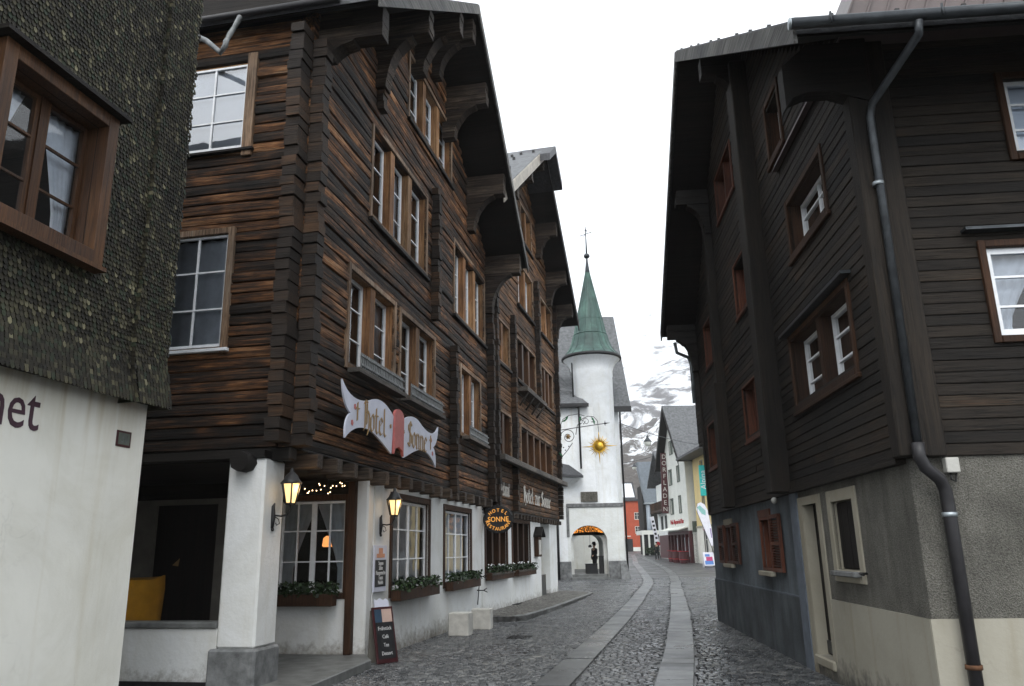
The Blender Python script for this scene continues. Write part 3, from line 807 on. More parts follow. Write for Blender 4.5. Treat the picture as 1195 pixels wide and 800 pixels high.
def bracket(parent, y, ztop, xe, H, hend, w=0.26, dirx=1, mat='bracket', x0=0.0):
    """stacked-log console: full-depth beam ends over a quarter-round sweep back to the wall"""
    lay = 0.17; n = max(2, int(round(H/lay))); mb = MB(); xs = xe*0.82; x1 = 0.22
    def reach(z):
        t = (z-(ztop-H))/max(H-hend, 1e-3)
        if t >= 1: return xe
        t = max(0, t); return x1+(xs-x1)*(1-math.sqrt(max(0, 1-t*t)))
    for k in range(n):
        zt = ztop-k*lay; zb = zt-lay+0.008; sub = 1 if reach(zb) >= xe else 4; e = ru(-0.015, 0.015); ww = w/2+ru(-0.012, 0.012)
        for q in range(sub):
            za, zc = zb+(zt-zb)*q/sub, zb+(zt-zb)*(q+1)/sub
            xa, xc = reach(za), reach(zc)
            if xc >= xe and xa < xe: xc = xa+0.02
            p = [(x0-0.1, y-ww, za), (x0+dirx*(xa+e), y-ww, za), (x0+dirx*(xa+e), y+ww, za), (x0-0.1, y+ww, za),
                 (x0-0.1, y-ww, zc), (x0+dirx*(xc+e), y-ww, zc), (x0+dirx*(xc+e), y+ww, zc), (x0-0.1, y+ww, zc)]
            mb.hexa(p)
    return mb.build('bracket', mat, parent)

def gutter_tube(a, b, r=0.07): return MB().tube([a, b], r, 10)

# ================================================================== HOTEL (first timber building, left)
FA = frame((-3.2, 11.2, 0), 11.2)
hotel = thing('hotel_building', FA, 'tall dark log-walled hotel with white plastered ground floor and open corner porch', 'hotel')
Tf = lambda a, d, z: (d, a, z)                 # street front
Te = lambda a, d, z: (a, -d, z)                # gable end wall facing the camera
RZ, RY, RS = 15.2, 6.45, 0.735
def under(y): return RZ-RS*abs(y-RY)
WA = dict(A=(4.82, 8.28, 11.32, 12.9), B=(2.74, 6.16, 7.97, 9.88), C=(1.86, 4.12, 4.82, 6.54), C2=(4.54, 6.88, 4.82, 6.52), D=(8.68, 12.05, 7.8, 9.76), E=(9.35, 11.45, 4.68, 6.42))
holes = list(WA.values())
mb = MB(); logs(mb, Tf, 0.02, 12.6, 3.16, 15.0, holes, 0.172, 0.22, gable=lambda t: (RY-(RZ-0.03-t)/RS, RY+(RZ-0.03-t)/RS))
mb.build('log_wall', 'log_y', hotel)
EH = [(-2.35, -1.14, 8.06, 9.62), (-2.3, -1.24, 4.72, 6.56)]
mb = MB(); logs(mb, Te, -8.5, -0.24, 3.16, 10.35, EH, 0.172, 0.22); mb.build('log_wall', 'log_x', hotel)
MB().box(-8.7, -8.5, 0.2, 12.5, -0.3, 10.3).box(-8.5, -0.25, 12.4, 12.6, -0.3, 10.3).build('rear_wall', 'darkwood', hotel)
for a, b, d, z0, z1 in ((0.0, 0.24, 0.24, 3.16, 9.9), (6.6, 6.82, 0.2, 6.96, 10.35), (8.26, 8.48, 0.2, 3.05, 6.75), (12.38, 12.62, 0.22, 3.05, 10.4), (2.84, 3.08, 0.16, 10.3, 12.2)):
    log_ends(MB(), Tf, a, b, 0.01, d, z0, z1, 0.172).build('log_ends', 'logend', hotel)
mb = MB(); log_ends(mb, Te, -0.235, -0.005, 0.0, 0.34, 3.2, 10.0, 0.172); mb.build('log_ends', 'logend', hotel)
roof(hotel, RY, RZ, RS, -0.32, 12.95, 1.25, -9.0, 0.16, 'slate', 'darkwood', 'verge', 0.2)
for y, dz in ((0.35, 0.9), (2.9, 1.7), (5.3, 1.6), (6.6, 1.5), (7.95, 1.6), (10.15, 1.7), (12.4, 1.9)):
    bracket(hotel, y, under(y)-0.06-RS*0.13, 1.12, dz, 0.66 if y > 7 else 0.6, 0.3)
MB().box(-7.5, -0.3, 0.25, 3.0, 10.45, 12.6).build('sky_gap_block', 'darkwood', hotel)  # added dark block that covers the bright sky gap above the eave
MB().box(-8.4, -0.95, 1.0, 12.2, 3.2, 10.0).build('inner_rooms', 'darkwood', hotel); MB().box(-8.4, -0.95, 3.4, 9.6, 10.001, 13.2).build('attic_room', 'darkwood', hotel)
# windows of the street front
kw = dict(depth=0.22, post=0.24, rows=3, curtain='drape', stile=0.075)
for k, n in (('A', 3), ('B', 3), ('C', 2), ('C2', 2), ('D', 3), ('E', 2)):
    a0, a1, z0, z1 = WA[k]
    wd = window(hotel, off(Tf, a0, z0), a1-a0, z1-z0, n, sill=(0.09, 0.08, 'darkwood') if k in 'ABD' else None, **kw)
    if k in ('C', 'C2', 'E'):
        mb = MB(off(Tf, a0, z0)); L = a1-a0
        mb.box(-0.1, L+0.1, 0.06, 0.28, -0.19, -0.11)
        m2 = MB(off(Tf, a0, z0))
        for i in range(int(L/0.085)):
            x = i*0.085+0.02; m2.box(x, x+0.045, 0.235, 0.252, -0.11, 0.17)
        m2.box(-0.02, L+0.02, 0.254, 0.268, 0.10, 0.125); m2.box(-0.02, L+0.02, 0.254, 0.268, -0.06, -0.02)
        mb.build('sill', 'grey', wd); m2.build('window_guard', M['zincd'], wd)
for i, (a0, a1, z0, z1) in enumerate(EH):
    window(hotel, off(Te, a0, z0), a1-a0, z1-z0, 1, depth=0.05, cols=2, rows=3, curtain='blind' if i == 0 else 'net', board=0.17 if i == 0 else 0.10, proud=0.05,  # pale blind added behind the upper pane, sky reflection put into its colour
           boards='r' if i == 0 else 'rt', sill=(0.08, 0.05, 'darkwood' if i == 0 else 'sash'), stile=0.035, casing='trim', pane='glassb' if i == 0 else 'glass')
# plastered ground floor
G1, G2 = (4.5, 6.85, 0.95, 2.68), (8.15, 10.6, 0.95, 2.64)
Tg = lambda a, d, z: (-0.08+d, a, z)
mb = MB(); mb.wall(Tg, 3.55, 12.2, -0.3, 2.98, [G1, G2], 0.45); mb.build('plaster_wall', 'white', hotel)
for a0, a1, z0, z1 in (G1, G2):
    window(hotel, off(Tg, a0, z0), a1-a0, z1-z0, 1, depth=0.11, post=0.10, cols=4, rows=3, centre_bar=True, curtain='net', casing='brown', postm='brown', board=0.13, proud=0.025, stile=0.055)
# corner pillar with its stone plinth, parapet and porch
MB().box(-0.87, -0.3, -0.15, 0.45, 0.44, 2.99).build('porch_pillar', 'white', hotel, bevel=0.03)
MB().box(-4.6, -0.87, -0.13, 0.12, -0.3, 0.70).build('parapet', 'white', hotel, bevel=0.01)
MB().box(-0.55, -0.09, 3.25, 3.549, -0.3, 2.97).build('porch_pillar', 'white', hotel, bevel=0.03)
mb = MB(); mb.box(-0.95, -0.25, -0.21, 0.49, -0.25, 0.44); mb.build('stone_plinth', 'plinth', hotel, bevel=0.03)
mb = MB(); mb.box(-4.6, -0.872, -0.17, 0.15, 0.702, 0.78); mb.build('parapet_sill', 'slab', hotel, bevel=0.01)
mb = MB(); mb.box(-4.6, -0.952, -0.16, -0.135, -0.28, 0.02); mb.build('base_strip', 'iron', hotel)
mb = MB(); mb.prism([(-8.0, -0.12), (0.02, -0.12), (0.42, 0.0), (0.30, 2.6), (-0.06, 3.26), (-8.0, 3.26)], -0.3, -0.035, 'XY'); mb.build('porch_floor', 'slab', hotel, bevel=0.012)
Tp = lambda a, d, z: (a, 3.2-d, z)
PW = (-1.78, -0.50, 0.98, 2.60); PD = (-4.35, -3.05, 0.0, 2.60)
mb = MB(); mb.wall(Tp, -2.4, -0.42, -0.1, 0.78, [], 0.2); mb.wall(Tp, -2.4, -0.42, 0.781, 2.66, [PW, PD], 0.2); mb.build('porch_back_wall', 'white', hotel)
mb = MB(); mb.wall(Tp, -2.4, -0.42, 2.661, 2.98, [], 0.2); mb.build('porch_lintel', 'darkwood', hotel)
mb = MB(); mb.wall(Tp, -6.5, -2.401, -0.1, 2.7, [PD], 0.2); mb.build('porch_inner_wall', M['umber'], hotel)  # coloured darker than the white back wall to stand in for porch shade
mb = MB(); mb.wall(Tp, -6.5, -2.401, 2.701, 2.98, [], 0.2); mb.build('porch_lintel', 'darkwood', hotel)
mb = MB(); mb.box(-8.4, -6.4, -0.2, 3.0, -0.1, 2.95); mb.build('porch_side_wall', 'darkwood', hotel)
mb = MB(); mb.box(-0.42, -0.29, 3.10, 3.24, -0.03, 2.95); mb.build('porch_post', 'brown', hotel, bevel=0.01)
mb = MB(off(Tp, PD[0], 0)); mb.box(0.0, 1.3, -0.16, -0.08, -0.02, 2.6); pdoor = mb.build('porch_door', 'doord', hotel)
mb = MB(off(Tp, PD[0], 0)); mb.prism([(0.42, 1.42), (0.66, 1.60), (0.64, 1.36), (0.5, 1.32)], 0.079, 0.085, 'XZ'); 
mb = MB(off(Tp, PD[0], 0)); mb.prism([(0.5, 1.50), (0.64, 1.62), (0.62, 1.48)], 0.070, 0.079, 'XZ'); mb.build('door_notice', 'goldpaint', pdoor)
window(hotel, off(Tp, PW[0], PW[2]), PW[1]-PW[0], PW[3]-PW[2], 1, depth=0.12, cols=4, rows=3, curtain='drape', casing='brown', postm='brown', board=0.10, proud=0.02, stile=0.045, centre_bar=True, pane='glassd')
mb = MB(); mb.box(-8.4, -0.3, -0.2, 12.3, 2.99, 3.1); mb.build('porch_ceiling', 'darkwood', hotel)
mb = MB(); mb.box(-8.45, -0.02, 0.03, 0.25, 2.97, 3.155); mb.box(-0.26, 0.04, 0.3, 12.6, 3.101, 3.158, 0.0); mb.build('wall_plate', 'darkwood', hotel, bevel=0.02)
y = 0.42
while y < 12.3:
    mb = MB(); mb.box(-0.3, 0.20+ru(-.03, .03), y, y+0.2+ru(-.02, .02), 2.86+ru(-.01, .02), 3.095, 0.006); mb.build('joist', 'bracket', hotel, bevel=0.015)
    y += 0.72
mb = MB(lambda x, y, z: (x, y, z)); mb.tube([(-0.57, -0.40, 2.93), (-0.57, 0.0, 2.93)], 0.145, 8); mb.build('joist', 'darkwood', hotel)
# eaves gutter of the near roof slope and its elbow
zl = RZ-RS*(RY+0.32)
mb = MB(); mb.tube([(0.6, -0.38, zl+0.08), (-8.8, -0.38, zl+0.08)], 0.055, 10); g = mb.build('gutter', 'darkpipe', hotel)
MB().tube([(0.5, -0.46, zl+0.12), (0.62, -0.46, zl+0.12), (0.64, -0.42, zl+0.02)], 0.03, 6).build('gutter_end', 'zincl', g)
mb = MB(); mb.tube([(-1.14, -0.38, zl+0.02), (-1.15, -0.42, zl-0.1), (-1.18, -0.56, 9.78), (-1.21, -0.6, 9.63), (-1.23, -0.58, 9.57), (-1.29, -0.6, 9.44), (-1.56, -0.6, 9.70), (-2.4, -0.62, 10.2)], 0.045, 10); mb.build('downpipe', M['zincd'], hotel)
# ================================================================== things on the hotel
def at(Mx, x, y, z): return Mx @ Matrix.Translation((x, y, z))
# winged name board
sgn = thing('name_board', at(FA, 0.10, 3.75, 3.44), 'white wing-shaped board reading Hotel Sonne with a red middle panel on the log wall', 'sign')
def bez(p0, p1, p2, p3, n=10):
    return [tuple((1-t)**3*a+3*(1-t)**2*t*b+3*(1-t)*t*t*c+t**3*d for a, b, c, d in zip(p0, p1, p2, p3)) for t in [i/n for i in range(n)]]
def wing(m):
    P = []
    P += bez((0.26, 0.70), (0.7, 0.92), (1.1, 0.90), (1.35, 0.82)); P += bez((1.35, 0.82), (1.8, 0.68), (2.35, 0.62), (2.66, 0.92))
    P += bez((2.66, 0.92), (2.62, 0.66), (2.5, 0.48), (2.28, 0.43)); P += bez((2.28, 0.43), (2.44, 0.36), (2.52, 0.2), (2.47, 0.0))
    P += bez((2.47, 0.0), (2.2, 0.22), (1.75, 0.32), (1.3, 0.25)); P += bez((1.3, 0.25), (0.9, 0.18), (0.5, 0.02), (0.26, -0.04))
    return [(m*a, b) for a, b in P]
for m in (-1, 1):
    mb = MB(lambda a, z, x: (x, a, z)); mb.prism(wing(m), 0.14, 0.17, 'XY'); w = mb.build('wing_panel', 'signw', sgn)
    bl = MB(); y0 = m*1.22
    blackletter(bl, '+ Hotel *' if m < 0 else '* Sonne +', 0.50, lambda px, py, d: (0.174+d, y0+px*1.25, 0.50+py), 0.10, 0.92)
    bl.build('lettering', 'goldpaint', w)
    bl = MB()
    for zz, yy in ((0.56, 2.12), (0.28, 2.22)):
        for q in range(5):
            an = q*1.2566; bl.box(0.173, 0.176+q*0.0006, m*yy+0.03*math.cos(an)-0.02, m*yy+0.03*math.cos(an)+0.02, zz+0.03*math.sin(an)-0.018, zz+0.03*math.sin(an)+0.018)
    bl.build('rose_ornament', M['pinkp'], w)
mb = MB(lambda a, z, x: (x, a, z)); P = [(-0.26, 0.0), (-0.2, 0.10), (0, 0.15), (0.2, 0.10), (0.26, 0.0), (0.26, 0.72)]+[(0.26*math.cos(t), 0.72+0.15*math.sin(t)) for t in [i*math.pi/10 for i in range(1, 10)]]+[(-0.26, 0.72)]
mb.prism(P, 0.15, 0.2, 'XY'); mb.build('centre_panel', 'pinkp', sgn)
mb = MB(); mb.box(-0.09, 0.14, -1.2, -1.14, 0.5, 0.56); mb.box(-0.09, 0.14, 1.14, 1.2, 0.5, 0.56); mb.build('fixing', 'iron', sgn)

def lantern(mtx, label, sc_=0.84):
    """hexagonal street lantern standing on a wrought arm: origin on the wall, +X outwards"""
    t = thing('wall_lantern', mtx @ Matrix.Scale(sc_, 4), label, 'lantern', 'lit lanterns beside the porch')
    c = 0.33
    mb = MB(); mb.tube([(0.02, 0, -0.22), (0.03, 0, -0.05), (0.02, 0, 0.14), (0.045, 0, 0.2)], [0.025, 0.038, 0.03, 0.012], 8)
    mb.tube([(0.03, 0, 0.0), (c*0.5, 0, -0.02), (c*0.85, 0, 0.0), (c, 0, 0.10), (c, 0, 0.16)], 0.016, 8)
    mb.tube([(0.05, 0, -0.02), (0.13, 0, -0.07), (0.15, 0, -0.14), (0.10, 0, -0.17), (0.08, 0, -0.13)], 0.009, 6)
    mb.ball((0.03, 0, -0.24), 0.03, 8, 6); mb.build('wall_bracket', 'iron', t)
    z = 0.16
    mb = MB()
    mb.lathe([(0.0, z), (0.09, z), (0.10, z+0.03), (0.095, z+0.035)], (c, 0), 6, 0, False)
    mb.lathe([(0.175, z+0.35), (0.185, z+0.37), (0.13, z+0.43), (0.10, z+0.50), (0.055, z+0.54), (0.03, z+0.56), (0.035, z+0.59), (0.0, z+0.64)], (c, 0), 12, 0, True)
    for k in range(6):
        a = k*math.pi/3; ca, sa = math.cos(a), math.sin(a)
        mb.tube([(c+0.094*ca, 0.094*sa, z+0.03), (c+0.168*ca, 0.168*sa, z+0.36)], 0.016, 5)
    mb.build('housing', 'iron', t)
    mb = MB(); mb.lathe([(0.086, z+0.035), (0.155, z+0.35)], (c, 0), 6, 0, False); mb.f = mb.f[:6]; mb.build('glass_panes', 'lamp_glow', t, recalc=False)
    mb = MB(); mb.ball((c, 0, z+0.24), 0.05, 10, 6, sz=1.3); mb.build('bulb', 'bulb', t)
    l = bpy.data.lights.new('lantern_light', 'POINT'); l.energy = 5; l.color = (1.0, 0.6, 0.24); l.shadow_soft_size = 0.06
    lo = bpy.data.objects.new('lantern_light', l); COL.objects.link(lo); lo.parent = t; lo.location = (c+0.22, 0, z+0.25)
    return t
lantern(at(FA, -0.3, 0.12, 2.2), 'nearer lit iron lantern on the corner pillar of the porch')
lantern(at(FA, -0.06, 3.78, 2.17), 'farther lit iron lantern above the wall menu, right of the porch')

# fairy lights under the porch beam
fl = thing('fairy_lights', at(FA, -0.5, 1.7, 2.86), 'string of tiny warm fairy lights along the porch ceiling beam', 'fairy lights')
pts = [(-0.62+0.02*math.sin(i*2.1)+i*0.0195*1.0, 1.05-abs(i*0.0)+0.0, -0.0-0.16*abs(math.sin(i*0.33))-0.0) for i in range(34)]
pts = [(p[0]-0.55, 0.42+0.3*math.sin(i*0.9), p[2]-0.06+0.10*math.cos(i*1.7)) for i, p in enumerate(pts)]
pts = [(-1.25+1.45*i/33.0, 1.0+0.06*math.sin(i*1.3), -0.08-0.05*math.sin(i*0.8)+ru(-0.07, 0.07)) for i in range(34)]
MB().tube(pts, 0.004, 4).build('wire', 'iron', fl)
first = None
for i, p in enumerate(pts):
    if first is None:
        first = MB().ball((0, 0, 0), 0.010, 6, 4).build('bulb', 'fairy', fl); b = first
    else:
        b = first.copy(); COL.objects.link(b); b.parent = fl
    b.location = p
# menu board screwed to the pillar
mn = thing('menu_board', at(FA, -0.06, 3.5, 0.97), 'narrow white-framed chalk menu board hung on the white pillar under the lantern', 'menu board')
Tm = lambda a, d, z: (d, a, z)
MB(Tm).box(-0.02, 0.62, 0.0, 0.025, 0.0, 0.82).build('frame', 'signw', mn, bevel=0.004)
MB(Tm).box(0.03, 0.57, 0.026, 0.032, 0.09, 0.56).build('board', 'board', mn)
mb = MB(Tm); mb.box(0.1, 0.5, 0.026, 0.031, 0.60, 0.67); mb.box(0.2, 0.4, 0.026, 0.030, 0.671, 0.77); mb.build('picture', plain('peach_print', (0.62, 0.30, 0.18), 0.7), mn)
for k, s in enumerate(('Suppen', 'Salate', 'Hausgemachte', 'Toasts', 'Nudeln')):
    text_mesh('chalk_line', s, 0.105, 'chalk', mn, place((0.034, 0.30, 0.50-k*0.085), (0, 1, 0), (0, 0, 1)), 0.002, sx=0.8)
# standing chalk board
ab = thing('pavement_board', Matrix.Translation((-2.22, 14.2, zg(-2.2, 14.2))) @ Matrix.Rotation(R(46), 4, 'Z'), 'maroon-framed chalkboard standing on the setts against the white pillar', 'chalkboard')
Tb = Matrix.Rotation(R(-13), 4, 'X')
def tb(x, y, z):
    v = Tb @ Vector((x, -y, z)); return tuple(v)
MB(tb).box(-0.22, 0.22, 0.0, 0.03, 0.0, 0.92).build('frame', 'maroon', ab, bevel=0.005)
MB(tb).box(-0.18, 0.18, 0.031, 0.036, 0.07, 0.66).build('board', 'board', ab)
mb = MB(tb); mb.box(-0.18, -0.03, 0.031, 0.035, 0.665, 0.88); mb.build('picture', plain('navy_print', (0.03, 0.06, 0.10), 0.6), ab)
mb = MB(tb); mb.box(-0.03, 0.18, 0.031, 0.0352, 0.665, 0.88); mb.build('picture', plain('cream_print', (0.55, 0.40, 0.34), 0.6), ab)
mb = MB(tb); mb.prism([(-0.15, 0.921), (0.15, 0.921), (0.15, 1.02), (0.1, 1.06), (0.04, 1.03), (-0.03, 1.07), (-0.09, 1.03), (-0.15, 1.06)], 0.004, 0.026, 'XZ'); mb.build('crest', 'signw', ab)
for s, x, z in (('Café', 0, 0.97),):
    pass
for k, s in enumerate(('Frühstück', 'Café', 'Tee', 'Dessert')):
    o = tb(0.0, 0.038, 0.56-k*0.135)
    text_mesh('chalk_line', s, 0.088, 'chalk', ab, place(o, (1, 0, 0), tuple(Tb @ Vector((0, 0, 1)))), 0.002, sx=0.8)
mb = MB(); mb.hexa([(-0.2, 0.26, 0), (0.2, 0.26, 0), (0.2, 0.285, 0), (-0.2, 0.285, 0), (-0.2, 0.23, 0.85), (0.2, 0.23, 0.85), (0.2, 0.255, 0.85), (-0.2, 0.255, 0.85)]); mb.build('back_panel', 'umber', ab)
# pale concrete blocks
for i, (x, y, lab) in enumerate(((-1.27, 18.6, 'nearer white concrete block on the setts before the hotel'), (-0.84, 19.95, 'farther white concrete block beside the pavement kerb'))):
    t = MB().box(-0.235, 0.235, -0.2, 0.2, 0, 0.5 if i == 0 else 0.48).build('concrete_block', 'concrete', None, bevel=0.02)
    t.matrix_world = frame((x, y, zg(x, y)-0.012), 11.2-4*i); tag(t, lab, 'concrete block', 'white concrete blocks')

def leaves(mb, x0, x1, y0, y1, z0, z1, n, s=0.05, droop=0.0):
    for _ in range(n):
        x, y, z = ru(x0, x1), ru(y0, y1), z0+(z1-z0)*rnd()**0.8
        a, b = ru(0, 6.28), ru(-0.6, 1.1); l = s*ru(0.6, 1.3)
        u = Vector((math.cos(a)*math.cos(b), math.sin(a)*math.cos(b), math.sin(b)))
        v = u.cross(Vector((ru(-1, 1), ru(-1, 1), ru(-1, 1)))).normalized()*l*0.4; u *= l
        p = Vector((x, y, z))
        mb.f.append([mb.P(*(p-u*0.5)), mb.P(*(p+v)), mb.P(*(p+u*0.6)), mb.P(*(p-v))])
    return mb
def flower_box(mtx, L, lab, dep=0.2, h=0.2, n=500, flowers=False, rail=False):
    t = thing('window_box', mtx, lab, 'window box', 'planted window boxes')
    mb = MB(); mb.box(0.0, dep, 0, L, 0, h); mb.build('box', 'brown', t, bevel=0.008)
    if rail: MB().box(dep+0.002, dep+0.02, -0.04, L+0.04, h*0.7, h*0.7+0.05).build('rail', 'grey', t)
    mb = leaves(MB(), -0.02, dep+0.06, -0.03, L+0.05, h-0.04, h+0.2, n, 0.075); mb.build('greenery', 'leaf', t, recalc=False)
    if flowers:
        mb = MB()
        for i in range(int(L*9)): mb.ball((ru(0.02, dep), ru(0, L), h+ru(0.15, 0.24)), 0.022, 6, 4)
        mb.build('blossoms', 'curtain', t)
    return t
flower_box(at(FA, -0.06, 4.45, 0.76), 2.6, 'evergreen window box below the ground floor window next to the menu board')
flower_box(at(FA, -0.06, 8.15, 0.76), 2.75, 'evergreen window box below the second white-framed hotel window')
flower_box(at(FA, -1.78, 3.05, 0.78) @ Matrix.Rotation(R(-90), 4, 'Z'), 1.24, 'dark window box on the sill inside the porch')
# warm lamps behind the panes
def pendant(mtx, lab):
    t = thing('pendant_lamp', mtx, lab, 'lamp', 'orange lamps behind hotel windows')
    MB().lathe([(0.10, 0.0), (0.12, 0.02), (0.10, 0.16), (0.05, 0.2)], (0, 0), 12).build('shade', 'warm', t)
    MB().tube([(0, 0, 0.2), (0, 0, 0.75)], 0.006, 5).build('cord', 'iron', t)
pendant(at(FA, -1.05, 3.75, 1.78), 'orange pendant lamp behind the porch window')
pendant(at(FA, -0.75, 5.3, 1.95), 'orange pendant lamp behind the window beside the menu board')
# table under a mustard cloth in the porch
tb_ = thing('cloth_covered_table', at(FA, -3.34, 1.3, -0.035), 'table under a mustard yellow cloth inside the porch behind the low wall', 'table')
mb = MB()
N = 28; K = 6
g = []
for k in range(K+1):
    row = []
    for i in range(N):
        a = 2*math.pi*i/N; sq = 1.12
        r = 0.46*sq*(1-0.16*(k/K)**1.3)+(0.0+0.055*math.sin(a*9+0.4))*(k/K)+0.02*(k > 0); row.append(mb.P(r*math.cos(a), r*math.sin(a), 1.36-1.2*k/K+(0.03*math.sin(2*a+0.5)+0.018*math.sin(5*a))*(1-k/K)+(0.02*math.sin(a*5) if k == K else 0)))
    g.append(row)
mb.f.append(g[0])
for k in range(K):
    for i in range(N): mb.f.append([g[k][i], g[k][(i+1) % N], g[k+1][(i+1) % N], g[k+1][i]]); mb.sm.add(len(mb.f)-1)
mb.build('cloth', 'yellow', tb_)
for a in (-1, 1):
    for b in (-1, 1): MB().box(a*0.22-0.03, a*0.22+0.03, b*0.22-0.03, b*0.22+0.03, 0, 1.3).build('leg', 'brown', tb_)

for y, z in ((11.35, 0.62), (11.3, 0.98)):
    MB().tube([(-0.1, y, z), (0.10, y, z), (0.20, y-0.03, z+0.06)], 0.014, 6).tube([(0.10, y, z), (0.2, y+0.03, z-0.05)], 0.012, 6).build('wall_hook', 'iron', hotel)
MB().tube([(-0.06, 11.32, 0.25), (0.0, 11.32, 0.95)], 0.014, 6).build('iron_stay', 'iron', hotel)

# ================================================================== SECOND TIMBER BUILDING
FB = frame((-0.877, 22.647, 0), 13.3)
h2 = thing('timber_house', FB, 'second sunburnt log building with silvered ledge, white wall lettering and half-hooded gable past the hotel', 'house')
RY2, RZ2, RS2 = 6.0, 17.05, 0.72
WB = {'r1': (5.6, 7.5, 13.35, 14.75), 'r2l': (4.85, 7.45, 10.5, 12.1), 'r2r': (9.1, 11.5, 10.55, 12.0), 'r3l': (1.55, 3.3, 7.65, 9.0), 'r3m': (4.5, 7.65, 7.6, 9.05),
      'r3r': (8.9, 11.3, 7.5, 9.0), 'r4l': (1.5, 3.35, 4.6, 5.95), 'r4r': (4.9, 10.65, 4.6, 5.9)}
mb = MB(); logs(mb, Tf, 1.1, 12.15, 2.9, 16.8, list(WB.values()), 0.172, 0.22, gable=lambda t: (RY2-(RZ2-0.03-t)/RS2, RY2+(RZ2-0.03-t)/RS2))
mb.build('log_wall', 'log2_y', h2)
MB().box(-9, -0.24, 11.95, 12.15, -0.3, 12.6).box(-9, -0.24, 0.9, 1.1, -0.3, 12.6).box(-9.2, -9.0, 0.9, 12.15, -0.3, 12.6).build('side_wall', 'darkwood', h2)
for a, z0, z1 in ((1.05, 2.9, 12.6), (3.5, 2.9, 9.6), (7.78, 7.2, 12.3), (11.9, 2.9, 12.5)):
    log_ends(MB(), Tf, a, a+0.24, 0.01, 0.2, z0, z1, 0.172).build('log_ends', 'logend', h2)
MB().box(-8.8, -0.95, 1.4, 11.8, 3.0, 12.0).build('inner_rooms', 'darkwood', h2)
rf = roof(h2, RY2, RZ2, RS2, -1.2, 13.25, 1.0, -9.5, 0.2, 'slatel', 'darkwood', 'vergepale', 0.34)
mb = MB(); mb.prism([(4.6, RZ2-RS2*1.4+0.19), (RY2, RZ2+0.21), (7.35, RZ2-RS2*1.35+0.19), (7.35, RZ2-RS2*1.35-0.1), (RY2, RZ2-0.1), (4.6, RZ2-RS2*1.4-0.1)], 0.0, 1.42, 'YZ'); mb.build('gable_hood', 'slate', rf)
mb = MB()
for k in range(40):
    y = ru(-0.6, 5.4); x = ru(-5, 0.7); z = RZ2-RS2*(RY2-y)+0.2
    mb.box(x-0.05, x+0.05, y-0.04, y+0.03, z-0.02, z+0.09)
mb.build('snow_guards', 'iron', rf)
def under2(y): return RZ2-RS2*abs(y-RY2)-0.14
for y, dz in ((1.2, 1.7), (3.7, 1.3), (6.0, 1.1), (8.55, 1.5), (10.6, 1.6), (12.1, 1.5)):
    bracket(h2, y, under2(y), 0.92, dz, 0.6, 0.28)
for k, n, cu in (('r1', 2, 'drape'), ('r2l', 2, 'drape'), ('r2r', 2, 'drape'), ('r3l', 2, 'drape'), ('r3m', 3, None), ('r3r', 3, None), ('r4l', 2, None), ('r4r', 5, None)):
    a0, a1, z0, z1 = WB[k]
    window(h2, off(Tf, a0, z0), a1-a0, z1-z0, n, depth=0.26, post=0.26, board=0.09, rows=3, curtain=cu, sash='brownw' if cu is None else 'sash', sill=(0.1, 0.1, 'darkwood'), postm='post' if cu else 'brownw')
mb = MB(); mb.box(0.22, 0.40, 1.0, 12.2, 4.30, 4.48); mb.box(0.0, 0.219, 1.1, 12.1, 4.40, 4.47); mb.build('ledge', 'grey', h2, bevel=0.015)
mb = MB(); mb.box(0.03, 0.42, 4.3, 7.9, 7.05, 7.2)
for y in (4.7, 5.7, 6.7, 7.6): mb.tube([(0.03, y, 6.6), (0.36, y, 7.06)], 0.035, 6)
mb.build('flower_shelf', 'grey', h2)
# painted words on the logs
mb = MB(); blackletter(mb, 'Restaurant', 0.46, lambda x, y, d: (0.03+d, 2.4+x, 3.55+y), 0.15, 0.60); mb.build('lettering', 'letterw', h2)
mb = MB(); blackletter(mb, 'Hotel zur Sonne', 0.55, lambda x, y, d: (0.03+d, 7.5+x*1.2, 3.55+y), 0.16, 1.30); mb.build('lettering', 'letterw', h2)
# ground floor
Th = lambda a, d, z: (-0.12+d, a, z)
K1, K2 = (0.55, 3.05, 1.05, 2.44), (3.85, 6.45, 1.05, 2.56)
mb = MB(); mb.wall(Th, 0.2, 8.5, -0.3, 2.69, [K1, K2], 0.4); mb.wall(Th, 10.3, 11.9, -0.3, 2.69, [], 0.4); mb.build('plaster_wall', 'white', h2)
mb = MB(); mb.box(-1.1, -0.52, 8.2, 10.6, -0.3, 2.69); mb.build('entry_recess', 'white', h2)
mb = MB(); mb.box(-0.5, -0.16, 8.52, 8.58, -0.02, 0.72); mb.box(-0.2, -0.15, 8.6, 9.5, -0.02, 0.74); mb.build('low_gate', M['zinc'], h2)
for a0, a1, z0, z1 in (K1, K2):
    window(h2, off(Th, a0, z0), a1-a0, z1-z0, 3, depth=0.3, post=0.2, board=0.12, proud=0.03, casing='brown', postm='brown', sash='brown', curtain=None, rows=2, pane='glassd')
mb = MB(); mb.box(-0.5, 0.0, 0.4, 12.1, 2.82, 2.898); mb.build('wall_plate', 'darkwood', h2)
y = 0.5
while y < 12.0:
    MB().box(-0.3, 0.16, y, y+0.13, 2.66, 2.815, 0.006).build('joist', 'bracket', h2)
    y += 0.5
flower_box(at(FB, -0.1, 0.45, 0.84), 2.7, 'flowering window box under the first brown window of the second building', 0.2, 0.2, 420, True, True)
flower_box(at(FB, -0.1, 3.8, 0.84), 2.75, 'flowering window box under the second brown window of the second building', 0.2, 0.2, 420, True, True)
